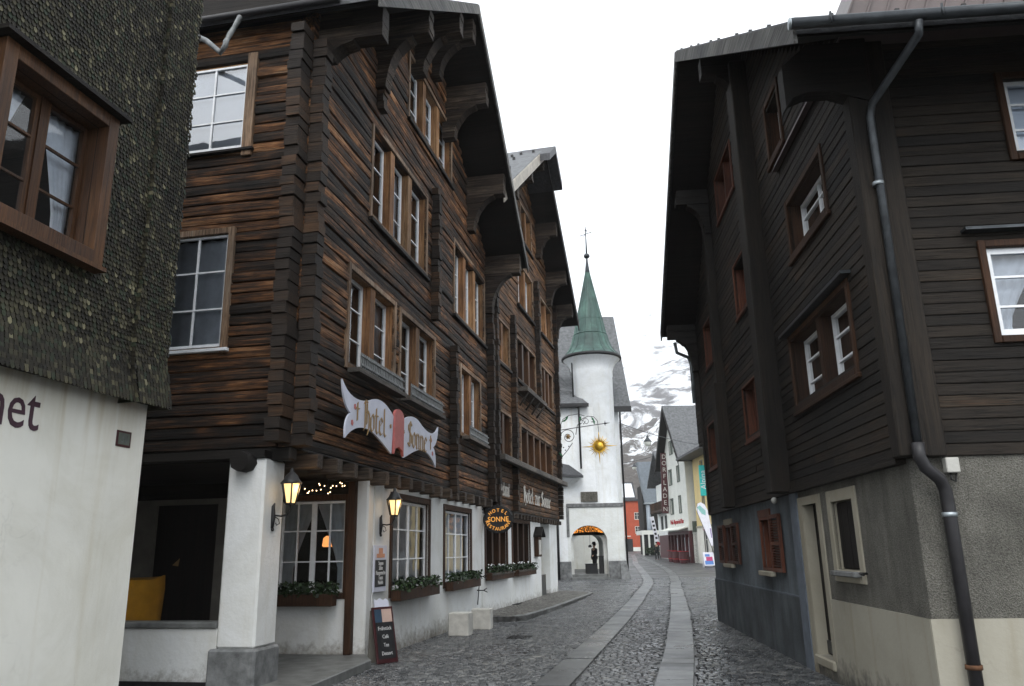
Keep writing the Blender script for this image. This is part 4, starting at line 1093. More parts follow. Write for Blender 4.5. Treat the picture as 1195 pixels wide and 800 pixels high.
# glazed menu case under its little roof
mc = thing('menu_case', at(FB, -0.115, 7.25, 1.42), 'small roofed wooden menu case on the white wall beside the entry recess', 'menu case')
MB().box(0, 0.16, 0, 0.62, 0, 0.72).build('case', 'brown', mc, bevel=0.01)
MB().box(0.161, 0.166, 0.1, 0.52, 0.08, 0.6).build('menu_sheet', 'concrete', mc)
mb = MB(); mb.prism([(-0.1, 0.70), (0.31, 1.0), (0.72, 0.70), (0.72, 0.77), (0.31, 1.08), (-0.1, 0.77)], 0.0, 0.3, 'YZ'); mb.build('roof', 'darkwood', mc)
# oval hanging sign facing the camera on an iron frame
ov = thing('oval_sign', at(FA, 0.32, 12.0, 2.52), 'dark oval hanging sign with amber letters Hotel Sonne Restaurant', 'sign')
def oxz(a, d, z): return (a, -d, z)
mb = MB(); N = 36
E = [(0.42*math.cos(2*math.pi*i/N)+0.08, 0.36*math.sin(2*math.pi*i/N)) for i in range(N)]
mb.prism(E, -0.05, 0.05, 'XZ'); mb.build('disc', 'board', ov, bevel=0.01)
MB().tube([(0.435*math.cos(2*math.pi*i/N)+0.08, -0.03, 0.375*math.sin(2*math.pi*i/N)) for i in range(N+1)], 0.012, 6).build('rim', 'iron', ov)
text_mesh('lettering', 'SONNE', 0.2, 'signlit', ov, place((0.08, -0.056, 0.0), (1, 0, 0), (0, 0, 1)), 0.004, sx=0.92)
def arc_text(word, rx, rz, a0, a1, size, flip=False):
    for i, ch in enumerate(word):
        a = R(a0+(a1-a0)*i/(len(word)-1)); p = (0.08+rx*math.cos(a), -0.056, rz*math.sin(a))
        tx = Vector((rx*math.sin(a), 0, -rz*math.cos(a))).normalized(); up = Vector((rx*math.cos(a), 0, rz*math.sin(a))).normalized()
        if flip: tx = -tx; up = -up
        up = Vector((0, -1, 0)).cross(tx)
        text_mesh('lettering', ch, size, 'signlit', ov, place(p, tx, up), 0.004)
arc_text('HOTEL', 0.31, 0.255, 138, 42, 0.135)
arc_text('RESTAURANT', 0.33, 0.265, 193, 347, 0.135, True)
mb = MB()
for k in range(4): mb.tube([(-0.42, 0, 0.2-0.0*k), (-0.28+0.04*k, 0, 0.2), (-0.28+0.04*k, 0, -0.18-0.05*k*0), (-0.1, 0, -0.2-0.04*k)], 0.008, 5)
mb.tube([(-0.45, 0, 0.28), (0.08, 0, 0.42), (0.08, 0, 0.36)], 0.012, 6); mb.tube([(-0.45, 0, -0.3), (-0.45, 0, 0.34)], 0.012, 6)
mb.build('iron_frame', 'iron', ov)
# gilded sun on a scrolled wrought-iron arm
su = thing('gilded_sun_sign', at(FB, 0.2, 11.9, 5.95), 'golden sun with rays hanging from a scrolled wrought-iron arm', 'sign')
mb = MB()
mb.tube([(-0.1, 0, 0.78), (1.95, 0, 0.98)], 0.017, 6)
mb.tube([(1.95, 0, 0.98), (2.06, 0, 0.99), (2.2, 0, 1.0)], [0.05, 0.02, 0.004], 6); mb.tube([(1.98, 0, 0.88), (1.98, 0, 1.1)], 0.012, 6)
def spiral(cx, cz, r0, r1, a0, turns, n=40):
    return [(cx+(r0+(r1-r0)*i/n)*math.cos(a0+turns*2*math.pi*i/n), 0, cz+(r0+(r1-r0)*i/n)*math.sin(a0+turns*2*math.pi*i/n)) for i in range(n+1)]
mb.tube(spiral(0.34, 0.48, 0.08, 0.34, 0.6, 1.35), 0.014, 6)
mb.tube([(0.52, 0, 0.2), (0.3, 0, -0.1), (0.0, 0, -0.42)], 0.016, 6)
mb.tube([(0.68, 0, 0.55), (0.76, 0, 0.95), (0.95, 0, 1.22), (1.25, 0, 1.34), (1.5, 0, 1.3), (1.66, 0, 1.1), (1.68, 0, 0.72), (1.68, 0, 0.5)], 0.014, 6)
mb.tube([(0.0, 0, 0.95), (0.12, 0, 1.25), (0.4, 0, 1.42), (0.8, 0, 1.46), (1.1, 0, 1.36)], 0.013, 6)
mb.tube(spiral(1.15, 1.1, 0.03, 0.17, 2.0, 1.2), 0.011, 6); mb.tube(spiral(0.95, 1.08, 0.02, 0.13, 0.3, -1.1), 0.011, 6)
for x, z in ((0.2, -0.1), (0.12, 0.02), (0.35, 0.06), (0.9, 1.02), (1.05, 1.02), (1.42, 1.08)): mb.ball((x, 0, z), 0.03, 6, 4)
arm = mb.build('iron_arm', 'iron', su)
mb = MB()
for x, z, a in ((0.2, 1.2, 0.4), (0.3, 1.3, 0.9), (1.45, 1.2, 2.0), (1.5, 1.08, 1.7), (0.0, -0.3, 2.2), (0.9, 1.25, 1.2)):
    d = Vector((math.cos(a), 0, math.sin(a)))*0.14; n_ = Vector((-math.sin(a), 0, math.cos(a)))*0.045
    p = Vector((x, 0.0, z)); q = [p-d, p+n_, p+d, p-n_]
    mb.hexa([(v.x, -0.008, v.z) for v in q]+[(v.x, 0.008, v.z) for v in q])
mb.build('leaf_ornament', plain('green_enamel', (0.03, 0.16, 0.07), 0.5), su)
mb = MB(); mb.ball((0.34, -0.03, 0.48), 0.08, 10, 6, sy=0.5); mb.ball((0.34, -0.06, 0.48), 0.04, 8, 6)
for q in range(6): mb.ball((0.34+0.09*math.cos(q*1.05), -0.03, 0.48+0.09*math.sin(q*1.05)), 0.035, 6, 4)
mb.build('flower_ornament', M['goldpaint'], su)
mb = MB(); mb.ball((1.68, 0, 0.0), 0.2, 18, 12, sy=0.6)
for k in range(32):
    a = 2*math.pi*k/32; l = 0.42 if k % 2 else 0.5
    if k % 8 == 0: l = 0.78
    ca, sa = math.cos(a), math.sin(a)
    mb.tube([(1.68+0.18*ca, 0, 0.18*sa), (1.68+l*0.62*ca, 0, l*0.62*sa), (1.68+l*ca, 0, l*sa)], [0.034, 0.024, 0.003], 5)
mb.build('sun', 'gold', su)

# ================================================================== SHINGLED HOUSE (left edge)
FL = frame((-4.351, 9.179, 0), 11.2)
lh = thing('shingled_house', FL, 'mossy shingle-clad house above a cream plastered base at the left edge', 'house')
mb = MB(); mb.box(-7.0, 0.0, -7.0, 0.0, -0.3, 3.45); mb.build('plaster_base', 'cream', lh, bevel=0.02)
LWIN = (-2.72, -1.46, 4.80, 6.26)
def lflare(z): return 0.12+0.13*max(0, (3.95-z)/0.65)**1.6
Tl = lambda a, d, z: (d, a, z)
mb = MB(); mb.wall(lambda a, d, z: (0.10+d, a, z), -6.5, -0.02, 3.42, 9.58, [LWIN], 0.3); mb.box(-7, -0.25, -0.2, -0.02, 3.46, 9.58); mb.box(-7, -6.8, -6.5, -0.22, 3.46, 9.58); mb.box(0.101, 0.14, -0.52, -0.022, 3.9, 9.58)
mb.build('wall_core', 'darkwood', lh)
mb = MB()
sw, ex = 0.055, 0.054
def shingle(a0, a1, z, d, jit):
    b = ru(-0.004, 0.004); t = 0.014+ru(-0.002, 0.004)
    L = 0.078
    P = [(a0, d, z+L), (a1, d, z+L), (a1, d+t, z+0.022+b), (a0+(a1-a0)*0.78, d+t+0.002, z+0.005+b), (a0+(a1-a0)*0.5, d+t+0.003, z-0.003+b), (a0+(a1-a0)*0.22, d+t+0.002, z+0.005+b), (a0, d+t, z+0.022+b)]
    f = [mb.P(*Tl(*p)) for p in P]; g_ = [mb.P(*Tl(p[0], p[1]-0.014, p[2])) for p in P[2:]]
    mb.f.append(f)
    for k in range(4): mb.f.append([f[k+2], f[k+3], g_[k+1], g_[k]])
z = 3.33; row = 0
while z < 9.56:
    a = -4.6 + (row % 2)*sw/2
    while a < 0.02:
        w = sw*ru(0.93, 1.05)
        if not (LWIN[0]-0.17 < a+w/2 < LWIN[1]+0.17 and LWIN[2]-0.19 < z+0.03 < LWIN[3]+0.17):
            d = lflare(z)-0.005
            if a+w/2 > -0.56: d += 0.045
            shingle(a+0.004, a+w-0.004, z+0.006*math.sin(a*2.3+1)+ru(-0.0015, 0.0015), d, 0)
        a += w
    z += ex; row += 1
# shingles wrapping the near side of the corner strip and the alley corner
z = 3.33
while z < 9.56:
    d0, d1 = lflare(z)+0.052, lflare(z+ex)+0.042
    mb.hexa([(0.02, -0.565, z), (d0, -0.565, z), (d0, -0.55, z), (0.02, -0.55, z), (0.02, -0.56, z+ex), (d1, -0.56, z+ex), (d1, -0.55, z+ex), (0.02, -0.55, z+ex)])
    mb.hexa([(-0.3, -0.02, z), (d0, -0.02, z), (d0, 0.012, z), (-0.3, 0.012, z), (-0.3, -0.02, z+ex), (d1, -0.02, z+ex), (d1, 0.003, z+ex), (-0.3, 0.003, z+ex)])
    z += ex
mb.build('shingle_cladding', 'shingle', lh, recalc=False)
mb = MB(); mb.box(-7.0, 0.12, -6.9, -0.02, 9.59, 9.7); mb.build('roof', 'slate', lh)
mb = MB(); mb.box(0.0, 0.2, -6.5, -0.03, 3.40, 3.46); mb.build('drip_board', 'darkwood', lh)
wd = window(lh, lambda s, d, v: (0.12+d, LWIN[0]+s, LWIN[2]+v), LWIN[1]-LWIN[0], LWIN[3]-LWIN[2], 2, depth=0.20, post=0.09, postd=0.07, board=0.15, proud=0.12, casing='brownw', postm='brownw', sash='brownw', rows=3, curtain='drape', stile=0.05)
mb = MB(); mb.box(0.1, 0.34, LWIN[0]-0.25, LWIN[1]+0.22, LWIN[3]+0.152, LWIN[3]+0.20); mb.build('hood_board', 'darkwood', wd)
mb = MB(); mb.box(0.1, 0.28, LWIN[0]-0.18, LWIN[1]+0.17, LWIN[2]-0.20, LWIN[2]-0.152); mb.build('sill', 'brownw', wd)
text_mesh('lettering', 'net', 0.62, 'plum', lh, place((0.004, -1.62, 3.05), (0, 1, 0), (0, 0, 1)), 0.003, align='RIGHT', sx=0.80)
mb = MB(); mb.box(0.0, 0.012, -0.50, -0.26, 2.86, 3.04); nb = mb.build('number_plaque', 'maroon', lh, bevel=0.003)
MB().box(0.0125, 0.0145, -0.475, -0.285, 2.885, 3.015).build('enamel', 'shutter', nb)
text_mesh('number', '30', 0.15, 'slatel', nb, place((0.016, -0.38, 2.95), (0, 1, 0), (0, 0, 1)), 0.001, sx=0.8)

# ================================================================== PLANK-CLAD HOUSE (right)
FR = frame((3.973, 10.342, 0), 4.8)
rh = thing('plank_clad_house', FR, 'dark plank-clad house on the right over a roughcast base with a cream foot', 'house')
Tr = lambda a, d, z: (-d, a, z)
Ts = lambda a, d, z: (a, -2.9-d, z)
DO = (0.16, 0.88, 0.24, 2.19); GW = (6.3, 7.1, 1.36, 2.05); GW2 = (2.85, 3.62, 1.30, 2.08); GW3 = (-1.22, -0.42, 1.36, 2.16)
mb = MB(); mb.wall(Tr, -2.9, 1.08, 0.99, 2.44, [DO, GW3], 0.45); mb.wall(lambda a, d, z: (a, -2.906-d, z), 0.004, 8.0, 0.99, 2.44, [], 0.4); mb.build('roughcast_wall', 'rough', rh)
mb = MB(); mb.wall(lambda a, d, z: (-0.016-d, a, z), -2.9, 1.08, -0.3, 0.989, [DO], 0.45); mb.wall(lambda a, d, z: (a, -2.918-d, z), -0.012, 8.0, -0.3, 0.989, [], 0.4); mb.build('cream_foot', 'creambase', rh)
mb = MB(); mb.wall(Tr, 1.45, 9.0, 0.93, 2.44, [GW, GW2], 0.45); mb.box(0.45, 8, 8.7, 9.0, -0.3, 2.44); mb.build('blue_grey_wall', 'bluegrey', rh)
mb = MB(); mb.wall(lambda a, d, z: (-0.03-d, a, z), 1.45, 9.0, -0.3, 0.929, [], 0.45); mb.build('blue_grey_foot', 'bluegrey2', rh)
mb = MB(); mb.box(-0.035, 0.4, 1.085, 1.449, -0.3, 2.44); mb.build('painted_strip', 'bluepaint', rh)
mb = MB(); mb.box(-0.02, 0.3, 1.46, 8.98, 0.93, 0.945); mb.build('joint_ledge', 'bluepaint', rh)
# door in its deep pale niche
mb = MB(off(Tr, 0, 0)); 
dm = MB(); dm.box(0.13, 0.20, 0.12, 0.92, 0.2, 2.25); dr = dm.build('door', 'doord', rh)
dm = MB(); dm.box(-0.022, 0.36, 0.881, 1.075, 0.0, 2.30); dm.box(-0.022, 0.36, 0.02, 0.159, 0.24, 2.30); dm.box(-0.022, 0.36, 0.16, 0.88, 2.191, 2.30); dm.box(-0.018, 0.129, 0.845, 0.8805, 0.24, 2.19); dm.box(-0.018, 0.129, 0.161, 0.19, 0.24, 2.19); dm.build('door_surround', 'surround', dr)
dm = MB(); dm.box(-0.05, 0.36, 0.10, 0.92, 0.12, 0.238); dm.build('door_step', 'surround', dr, bevel=0.015)
dm = MB(); dm.box(0.11, 0.129, 0.2, 0.84, 0.26, 0.42); dm.build('kick_plate', 'zinc', dr)
# ground floor windows
wd = window(rh, off(Tr, GW3[0], GW3[2]), 0.8, 0.8, 1, depth=0.12, board=0.14, proud=0.02, casing='surround', postm='surround', sash='doord', cols=2, rows=2, curtain=None, pane='glassd')
mb = MB(off(Tr, GW3[0], GW3[2])); mb.box(0.03, 0.385, -0.09, -0.05, 0.02, 0.78); mb.box(0.395, 0.77, -0.09, -0.05, 0.02, 0.78); mb.build('shutter', 'doord', wd)
mb = MB(off(Tr, GW3[0], GW3[2])); mb.box(-0.05, 0.85, 0.02, 0.10, -0.07, -0.01); mb.build('sill', 'plinth', wd, bevel=0.01)
mb = MB(off(Tr, GW3[0], GW3[2])); mb.tube([(-0.2, 0.01, -0.02), (-0.2, 0.09, -0.02), (-0.32, 0.09, -0.03)], 0.014, 6); mb.build('shutter_catch', 'iron', wd)
for (a0, a1, z0, z1), both in ((GW, True), (GW2, False)):
    w, h = a1-a0, z1-z0
    wd = window(rh, off(Tr, a0, z0), w, h, 1, depth=0.2, board=0.05, proud=0.03, casing='redb', postm='redb', sash='redb', cols=2, rows=2, curtain='netd', pane='glassd')
    for sd in ((0, 1) if both else (0,)):
        x0 = -w*0.93 if sd == 0 else w+0.05
        mb = MB(off(Tr, a0, z0)); ln = w*0.86
        mb.box(x0, x0+0.07, 0.02, 0.07, -0.05, h+0.06); mb.box(x0+ln-0.07, x0+ln, 0.02, 0.07, -0.05, h+0.06)
        for zz in (-0.05, h*0.5-0.03, h): mb.box(x0+0.071, x0+ln-0.071, 0.022, 0.068, zz, zz+0.06)
        k = 0.02
        while k < h-0.02:
            if abs(k-h*0.5) > 0.05:
                mb.hexa([(x0+0.072, 0.025, k), (x0+ln-0.072, 0.025, k), (x0+ln-0.072, 0.062, k-0.018), (x0+0.072, 0.062, k-0.018), (x0+0.072, 0.025, k+0.008), (x0+ln-0.072, 0.025, k+0.008), (x0+ln-0.072, 0.062, k-0.010), (x0+0.072, 0.062, k-0.010)])
            k += 0.04
        mb.build('shutter', 'redb', wd)
    MB(off(Tr, a0, z0)).box(-0.08, w+0.08, 0.02, 0.11, -0.13, -0.052).build('sill', 'surround', wd, bevel=0.01)
    MB(off(Tr, a0, z0)).box(0.0, w+0.1, 0.0, 0.03, h+0.052, h+0.17).build('lintel', 'surround' if both else 'redb', wd)
# planked upper storeys
RZ3, RY3, RS3, RS4 = 11.0, 3.05, 0.66, 0.70
WR = {'w1': (-2.12, 0.28, 3.5, 4.42, 2), 'w2': (-1.85, -0.3, 5.5, 6.22, 1), 'w3': (-0.45, 0.24, 7.2, 8.06, 1), 'w4': (2.85, 4.48, 8.08, 8.98, 2), 'w5': (1.92, 3.52, 5.76, 6.7, 2),
      'w6': (6.4, 7.3, 5.66, 6.62, 1), 'w7': (2.0, 3.7, 3.5, 4.42, 2), 'w8': (5.55, 7.9, 3.42, 4.36, 3)}
Tw = lambda a, d, z: (-0.07-d, a, z)
mb = MB(); logs(mb, Tw, -2.9, 8.7, 2.442, 10.9, [v[:4] for v in WR.values()], 0.112, 0.2, 'plank', gable=lambda t: (RY3-(RZ3-0.03-t)/RS3, RY3+(RZ3-0.03-t)/RS4))
mb.build('plank_wall', 'plank_y', rh)
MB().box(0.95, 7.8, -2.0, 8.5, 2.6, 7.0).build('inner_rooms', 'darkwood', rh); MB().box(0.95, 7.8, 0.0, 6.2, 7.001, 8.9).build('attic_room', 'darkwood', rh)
SW = [(1.5, 2.9, 5.5, 6.38), (1.02, 2.5, 3.58, 4.5)]
Tsw = lambda a, d, z: (a, -2.93-d, z)
mb = MB(); logs(mb, Tsw, 0.14, 8.0, 2.442, 7.05, SW, 0.115, 0.2, 'plank'); mb.build('plank_wall', 'plank_x', rh)
MB().box(0.15, 8, 8.5, 8.69, 2.45, 6.7).box(7.9, 8.1, -2.7, 8.8, -0.3, 9).build('rear_wall', 'darkwood', rh)
mb = MB(); mb.box(-0.13, 0.13, -3.07, -2.86, 2.43, 7.0); mb.box(0.135, 0.33, -3.0, -2.90, 2.43, 7.0); mb.build('corner_post', 'plank_z', rh, bevel=0.015)
for x0, y0, y1, z1 in ((-0.34, 1.12, 1.55, 9.55), (-0.24, 5.33, 5.6, 9.1), (-0.3, 5.31, 5.75, 4.9), (-0.11, 8.5, 8.72, 6.8)):
    MB().box(x0, -0.05, y0, y1, 2.40, z1).build('wall_post', 'plank_z', rh, bevel=0.015)
mb = MB(); mb.box(-0.10, 0.0, -2.86, 8.72, 2.385, 2.441); mb.build('drip_board', 'plank_y', rh)
rf = roof(rh, RY3, RZ3, RS3, -4.0, 8.95, -0.88, 9.0, 0.16, 'slate', 'darkwood', 'verge', 0.13, RS4)
MB().prism([(-0.78, 6.12), (-0.78, 6.6), (-0.5, 6.85), (0.08, 6.85), (0.08, 6.14), (-0.1, 6.2), (-0.3, 6.28), (-0.55, 6.28), (-0.7, 6.22)], -3.09, -2.9, 'XZ').build('bracket', 'darkwood', rh)
for y, H in ((1.35, 0.9), (5.4, 1.1), (8.5, 1.2)):
    zt = min(RZ3-RS3*abs(y-RY3) if y < RY3 else RZ3-RS4*(y-RY3), 99)-0.06-0.1
    bracket(rh, y, zt, 0.78, H, 0.36, 0.24, -1, 'darkwood')
mb = MB()
for k in range(9):
    y = -3.9+k*0.8+ru(-.15, .15); z = RZ3-RS3*(RY3-y)+0.16; mb.box(-0.86, -0.82, y, y+0.03, z-0.02, z+0.035)
for k in range(14): mb.box(-0.5+k*0.62, -0.46+k*0.62, -3.85, -3.81, RZ3-RS3*(RY3+3.82)+0.15, RZ3-RS3*(RY3+3.82)+0.20)
mb.build('snow_guards', 'iron', rf)
# steep brown sheet-metal roof storey behind the gutter
mb = MB(); A = [(-0.15, -3.25), (9, -3.25), (9, 0.0), (-0.15, 0.0)]; B = [(0.95, -2.3), (9, -2.3), (9, -0.6), (0.95, -0.6)]
mb.hexa([(x, y, 6.9) for x, y in A]+[(x, y, 9.3) for x, y in B])
for k in range(40):
    x = -0.15+k*0.2
    if x < 8.6: mb.hexa([(x, -3.27, 6.95), (x+0.02, -3.27, 6.95), (x+0.02, -3.2, 6.95), (x, -3.2, 6.95), (x+1.1, -2.32, 9.3), (x+1.12, -2.32, 9.3), (x+1.12, -2.25, 9.3), (x+1.1, -2.25, 9.3)])
mb.build('steep_tin_roof', 'tin', rf)
gz = RZ3-RS3*(RY3+4.0)
mb = MB(); mb.tube([(-0.95, -4.08, gz+0.06), (9, -4.08, gz+0.06)], 0.055, 12)
for k in range(10): mb.tube([(-0.6+k, -4.14, gz+0.0), (-0.6+k, -4.14, gz+0.12)], 0.012, 5)
mb.build('gutter', M['gutterm'], rh)
mb = MB(); mb.lathe([(0.0, 0), (0.058, 0.0), (0.058, 0.012), (0, 0.012)], (0, 0), 12); 
for i, p in enumerate(mb.v): mb.v[i] = (-0.955-p[2], -4.08+p[0], gz+0.06+p[1])
mb.build('gutter_cap', 'zincl', rh)
mb = MB(); mb.tube([(0.20, -4.08, gz+0.0), (0.20, -4.05, gz-0.12), (0.06, -3.16, 6.05), (0.04, -3.12, 5.93), (0.02, -3.12, 2.52)], 0.040, 10); dp = mb.build('downpipe', 'zinc', rh)
mb = MB(); mb.tube([(0.02, -3.12, 2.55), (0.02, -3.12, 2.42), (0.06, -3.11, 2.33), (0.20, -3.05, 2.22), (0.245, -3.02, 2.12), (0.25, -3.02, 1.98), (0.25, -3.02, -0.2)], 0.058, 10); mb.build('lower_pipe', 'darkpipe', dp)
mb = MB(); mb.tube([(0.02, -3.12, 5.15), (0.02, -3.12, 5.19)], 0.055, 10); mb.tube([(0.25, -3.02, 1.88), (0.25, -3.02, 1.92)], 0.066, 10); mb.build('pipe_clamp', 'zincl', dp)
MB().tube([(0.25, -3.02, 0.58), (0.25, -3.02, 0.62)], 0.07, 10).build('rusty_clamp', 'rust', dp)
mb = MB(); mb.box(0.30, 0.42, -3.0, -2.91, 2.28, 2.42); eb = mb.build('junction_box', 'concrete', rh, bevel=0.008)
MB().tube([(0.34, -2.96, 2.28), (0.34, -2.96, 2.22), (0.38, -2.95, 2.2), (0.40, -2.95, 2.28)], 0.008, 5).build('cable', 'iron', eb)
for k, (a0, a1, z0, z1, n) in WR.items():
    red = k in ('w4', 'w5', 'w6', 'w7', 'w8')
    window(rh, off(Tw, a0, z0), a1-a0, z1-z0, n, depth=0.22, post=0.09 if red else 0.12, cols=1 if n > 1 or red else 2, board=0.045 if red else 0.08, proud=0.03, casing='redb' if red else 'brown', postm='redb' if red else 'brown',
           sash='redb' if red else 'sash', curtain=None if red else 'net', rows=3, stile=0.055, sill=(0.05, 0.05, 'redb' if red else 'brown'))
    if k in ('w1',):
        MB(off(Tw, a0, z0)).box(-0.2, a1-a0+0.2, 0.0, 0.12, z1-z0+0.09, z1-z0+0.13).build('weather_board', 'zinc', rh)
for i, (a0, a1, z0, z1) in enumerate(SW):
    window(rh, off(Tsw, a0, z0), a1-a0, z1-z0, 2, depth=0.07, post=0.03, board=0.07, proud=0.04, casing='brown', postm='sash', sash='sash', rows=3, curtain='drape' if i else 'blind', stile=0.055)
    if i: MB(off(Tsw, a0, z0)).box(-0.2, a1-a0+0.2, 0.0, 0.12, z1-z0+0.16, z1-z0+0.19).build('weather_board', 'zinc', rh)
mb = MB(); logs(mb, Tw, 8.72, 9.6, 4.2, 7.4, [], 0.112, 0.2, 'plank'); mb.box(0.15, 2.6, 9.5, 9.6, 4.2, 7.4); mb.box(-0.06, 2.6, 8.72, 9.6, 4.12, 4.199); mb.build('rear_annex', 'plank_y', rh)
mb = MB(); mb.tube([(-0.55, 9.05, 6.75), (-0.5, 9.15, 6.5), (-0.2, 9.3, 6.4), (-0.14, 9.3, 6.2), (-0.14, 9.3, 5.2)], 0.045, 8); mb.build('downpipe', 'zincl', rh)
MB().ball((-0.12, 2.0, 2.33), 0.05, 8, 6).build('outside_lamp', 'concrete', rh)

# ================================================================== TURRETED GATE BUILDING
FT = Matrix.Translation((4.2, 46.0, 0)); X = lambda x: x-4.2
tw = thing('turreted_gatehouse', FT, 'white gatehouse with a round turret, green copper spire and arched passage', 'tower')
# gate block with the arched passage
def arch_wall(mb, x0, x1, z1, y0, y1, ax0, ax1, spr, top, z0=0.0, n=14):
    c = (ax0+ax1)/2; r = (ax1-ax0)/2
    arc = [(c-r*math.cos(math.pi*i/n), spr+(top-spr)*math.sin(math.pi*i/n)) for i in range(n+1)]
    for y in (y0, y1):
        F = []
        for (xa, za), (xb, zb) in zip(arc, arc[1:]): F.append([(xa, y, za), (xb, y, zb), (xb, y, z1), (xa, y, z1)])
        F.append([(x0, y, z0), (ax0, y, z0), (ax0, y, spr), (x0, y, spr)]); F.append([(x0, y, spr), (ax0, y, spr), (ax0, y, z1), (x0, y, z1)])
        F.append([(ax1, y, z0), (x1, y, z0), (x1, y, spr), (ax1, y, spr)]); F.append([(ax1, y, spr), (x1, y, spr), (x1, y, z1), (ax1, y, z1)])
        for q in F: mb.quad(*q)
    path = [(ax0, z0)]+arc+[(ax1, z0)]
    for (xa, za), (xb, zb) in zip(path, path[1:]): mb.quad((xa, y0, za), (xb, y0, zb), (xb, y1, zb), (xa, y1, za))
    mb.quad((x0, y0, z0), (x0, y1, z0), (x0, y1, z1), (x0, y0, z1)); mb.quad((x1, y0, z0), (x1, y1, z0), (x1, y1, z1), (x1, y0, z1)); mb.quad((x0, y0, z1), (x1, y0, z1), (x1, y1, z1), (x0, y1, z1))
mb = MB(); arch_wall(mb, X(2.98), X(6.2), 4.0, 0.0, 0.55, X(3.16), X(5.24), 2.1, 2.98); mb.build('gate_wall', 'gatew', tw)
mb = MB(); arch_wall(mb, X(2.98), X(6.2), 4.0, 0.551, 3.2, X(3.34), X(5.06), 1.95, 2.58); mb.build('passage_vault', 'gatew', tw)
MB().box(X(5.26), X(6.24), -0.05, 0.02, -0.1, 1.0).build('stone_foot', 'plinth', tw, bevel=0.015)
mb = MB(); mb.hexa([(X(5.9), -0.35, -0.1), (X(6.48), -0.35, -0.1), (X(6.48), 0.4, -0.1), (X(5.9), 0.4, -0.1), (X(5.9), -0.06, 0.98), (X(6.26), -0.06, 0.98), (X(6.26), 0.4, 0.98), (X(5.9), 0.4, 0.98)])
mb.build('buttress', 'plinth', tw, bevel=0.015)
MB().box(X(2.2), X(3.14), -0.05, 0.02, -0.1, 1.0).build('stone_foot', 'plinth', tw, bevel=0.015)
mb = MB(); mb.box(X(2.96), X(6.26), -0.07, 0.0, 4.0, 4.22); mb.build('string_course', 'plinth', tw, bevel=0.02); mb = MB(); mb.box(X(2.94), X(3.10), -0.06, -0.001, 2.35, 3.99); mb.build('corner_strip', 'plinth', tw, bevel=0.02)
mb = MB(); mb.box(X(1.9), X(2.98), 0.0, 2.0, -0.1, 6.0); mb.build('side_wall', 'towerw', tw)
mb = MB(); mb.lathe([(1.24, 4.0), (1.24, 11.9), (1.27, 11.95), (1.27, 12.25), (1.36, 12.55), (1.52, 12.8), (1.74, 12.98), (1.76, 13.02)], (X(4.92), 1.3), 48); mb.build('turret_wall', 'towerw', tw)
mb = MB(); mb.lathe([(1.72, 13.0), (1.85, 13.02), (1.87, 13.12), (1.84, 13.2), (1.72, 13.22)], (X(4.92), 1.3), 48); mb.build('turret_gutter', 'iron', tw)
sp = MB(); PR = [(1.80, 13.2), (1.55, 13.42), (1.33, 13.75), (1.17, 14.15), (1.09, 14.5), (1.03, 14.62), (0.72, 16.1), (0.36, 17.75), (0.13, 18.85)]
sp.lathe(PR, (X(4.92), 1.3), 16, 0, False)
for k in range(16):
    a = 2*math.pi*k/16
    sp.tube([(X(4.92)+r*1.005*math.cos(a), 1.3+r*1.005*math.sin(a), z+0.01) for r, z in PR], 0.02, 4)
sp.lathe([(1.05, 14.60), (1.075, 14.63), (1.02, 14.70)], (X(4.92), 1.3), 16, 0, False)
for zz, rr in ((15.6, 0.83), (16.8, 0.57)): sp.lathe([(rr-0.01, zz), (rr+0.012, zz+0.01), (rr-0.02, zz+0.05)], (X(4.92), 1.3), 16, 0, False)
s = sp.build('spire', 'copper', tw)
mb = MB(); mb.lathe([(0.13, 18.8), (0.16, 18.83), (0.08, 19.5), (0.06, 19.75)], (X(4.92), 1.3), 12); mb.ball((X(4.92), 1.3, 19.95), 0.2, 12, 8, sz=0.85); mb.tube([(X(4.92), 1.3, 20.0), (X(4.92), 1.3, 22.0)], [0.06, 0.025], 6)
c = X(4.92)
mb.tube([(c-0.36, 1.3, 21.35), (c+0.36, 1.3, 21.6)], 0.025, 6); mb.tube([(c-0.25, 1.3, 21.15), (c, 1.3, 21.5), (c+0.15, 1.3, 21.85)], 0.018, 5); mb.ball((c, 1.3, 21.75), 0.07, 8, 6); mb.ball((c+0.36, 1.3, 21.6), 0.04, 6, 4); mb.ball((c-0.36, 1.3, 21.35), 0.04, 6, 4)
mb.build('finial_cross', 'zinc', s)
mb = MB(); mb.box(X(3.82), X(4.8), 0.0, 0.02, 4.3, 4.88); mb.build('stone_plaque', roughcast('carved_plaque', (0.09, 0.085, 0.075), (0.22, 0.21, 0.185), 14.0), tw, bevel=0.01)
# main body behind: front wall, side wall and slate roof
mb = MB(); mb.wall(lambda a, d, z: (a, 2.7-d, z), X(0.5), X(6.62), -0.1, 10.4, [(X(3.0), X(5.4), -0.1, 3.1)], 0.4); mb.box(X(6.3), X(6.62), 3.11, 13, -0.1, 10.4); mb.box(X(0.5), X(0.9), 3.11, 13, -0.1, 10.4)
mb.hexa([(X(6.3), 3.11, 10.4), (X(6.62), 3.11, 10.4), (X(6.62), 13, 10.4), (X(6.3), 13, 10.4), (X(6.3), 7.9, 17.6), (X(6.62), 7.9, 17.6), (X(6.62), 8.1, 17.6), (X(6.3), 8.1, 17.6)])
mb.build('main_wall', 'towerw', tw)
mb = MB(); mb.prism([(2.2, 9.9), (8.0, 17.5), (13.8, 9.9), (13.8, 10.2), (8.0, 17.85), (2.2, 10.2)], X(0.3), X(7.35), 'YZ'); rf = mb.build('main_roof', 'slatel', tw)
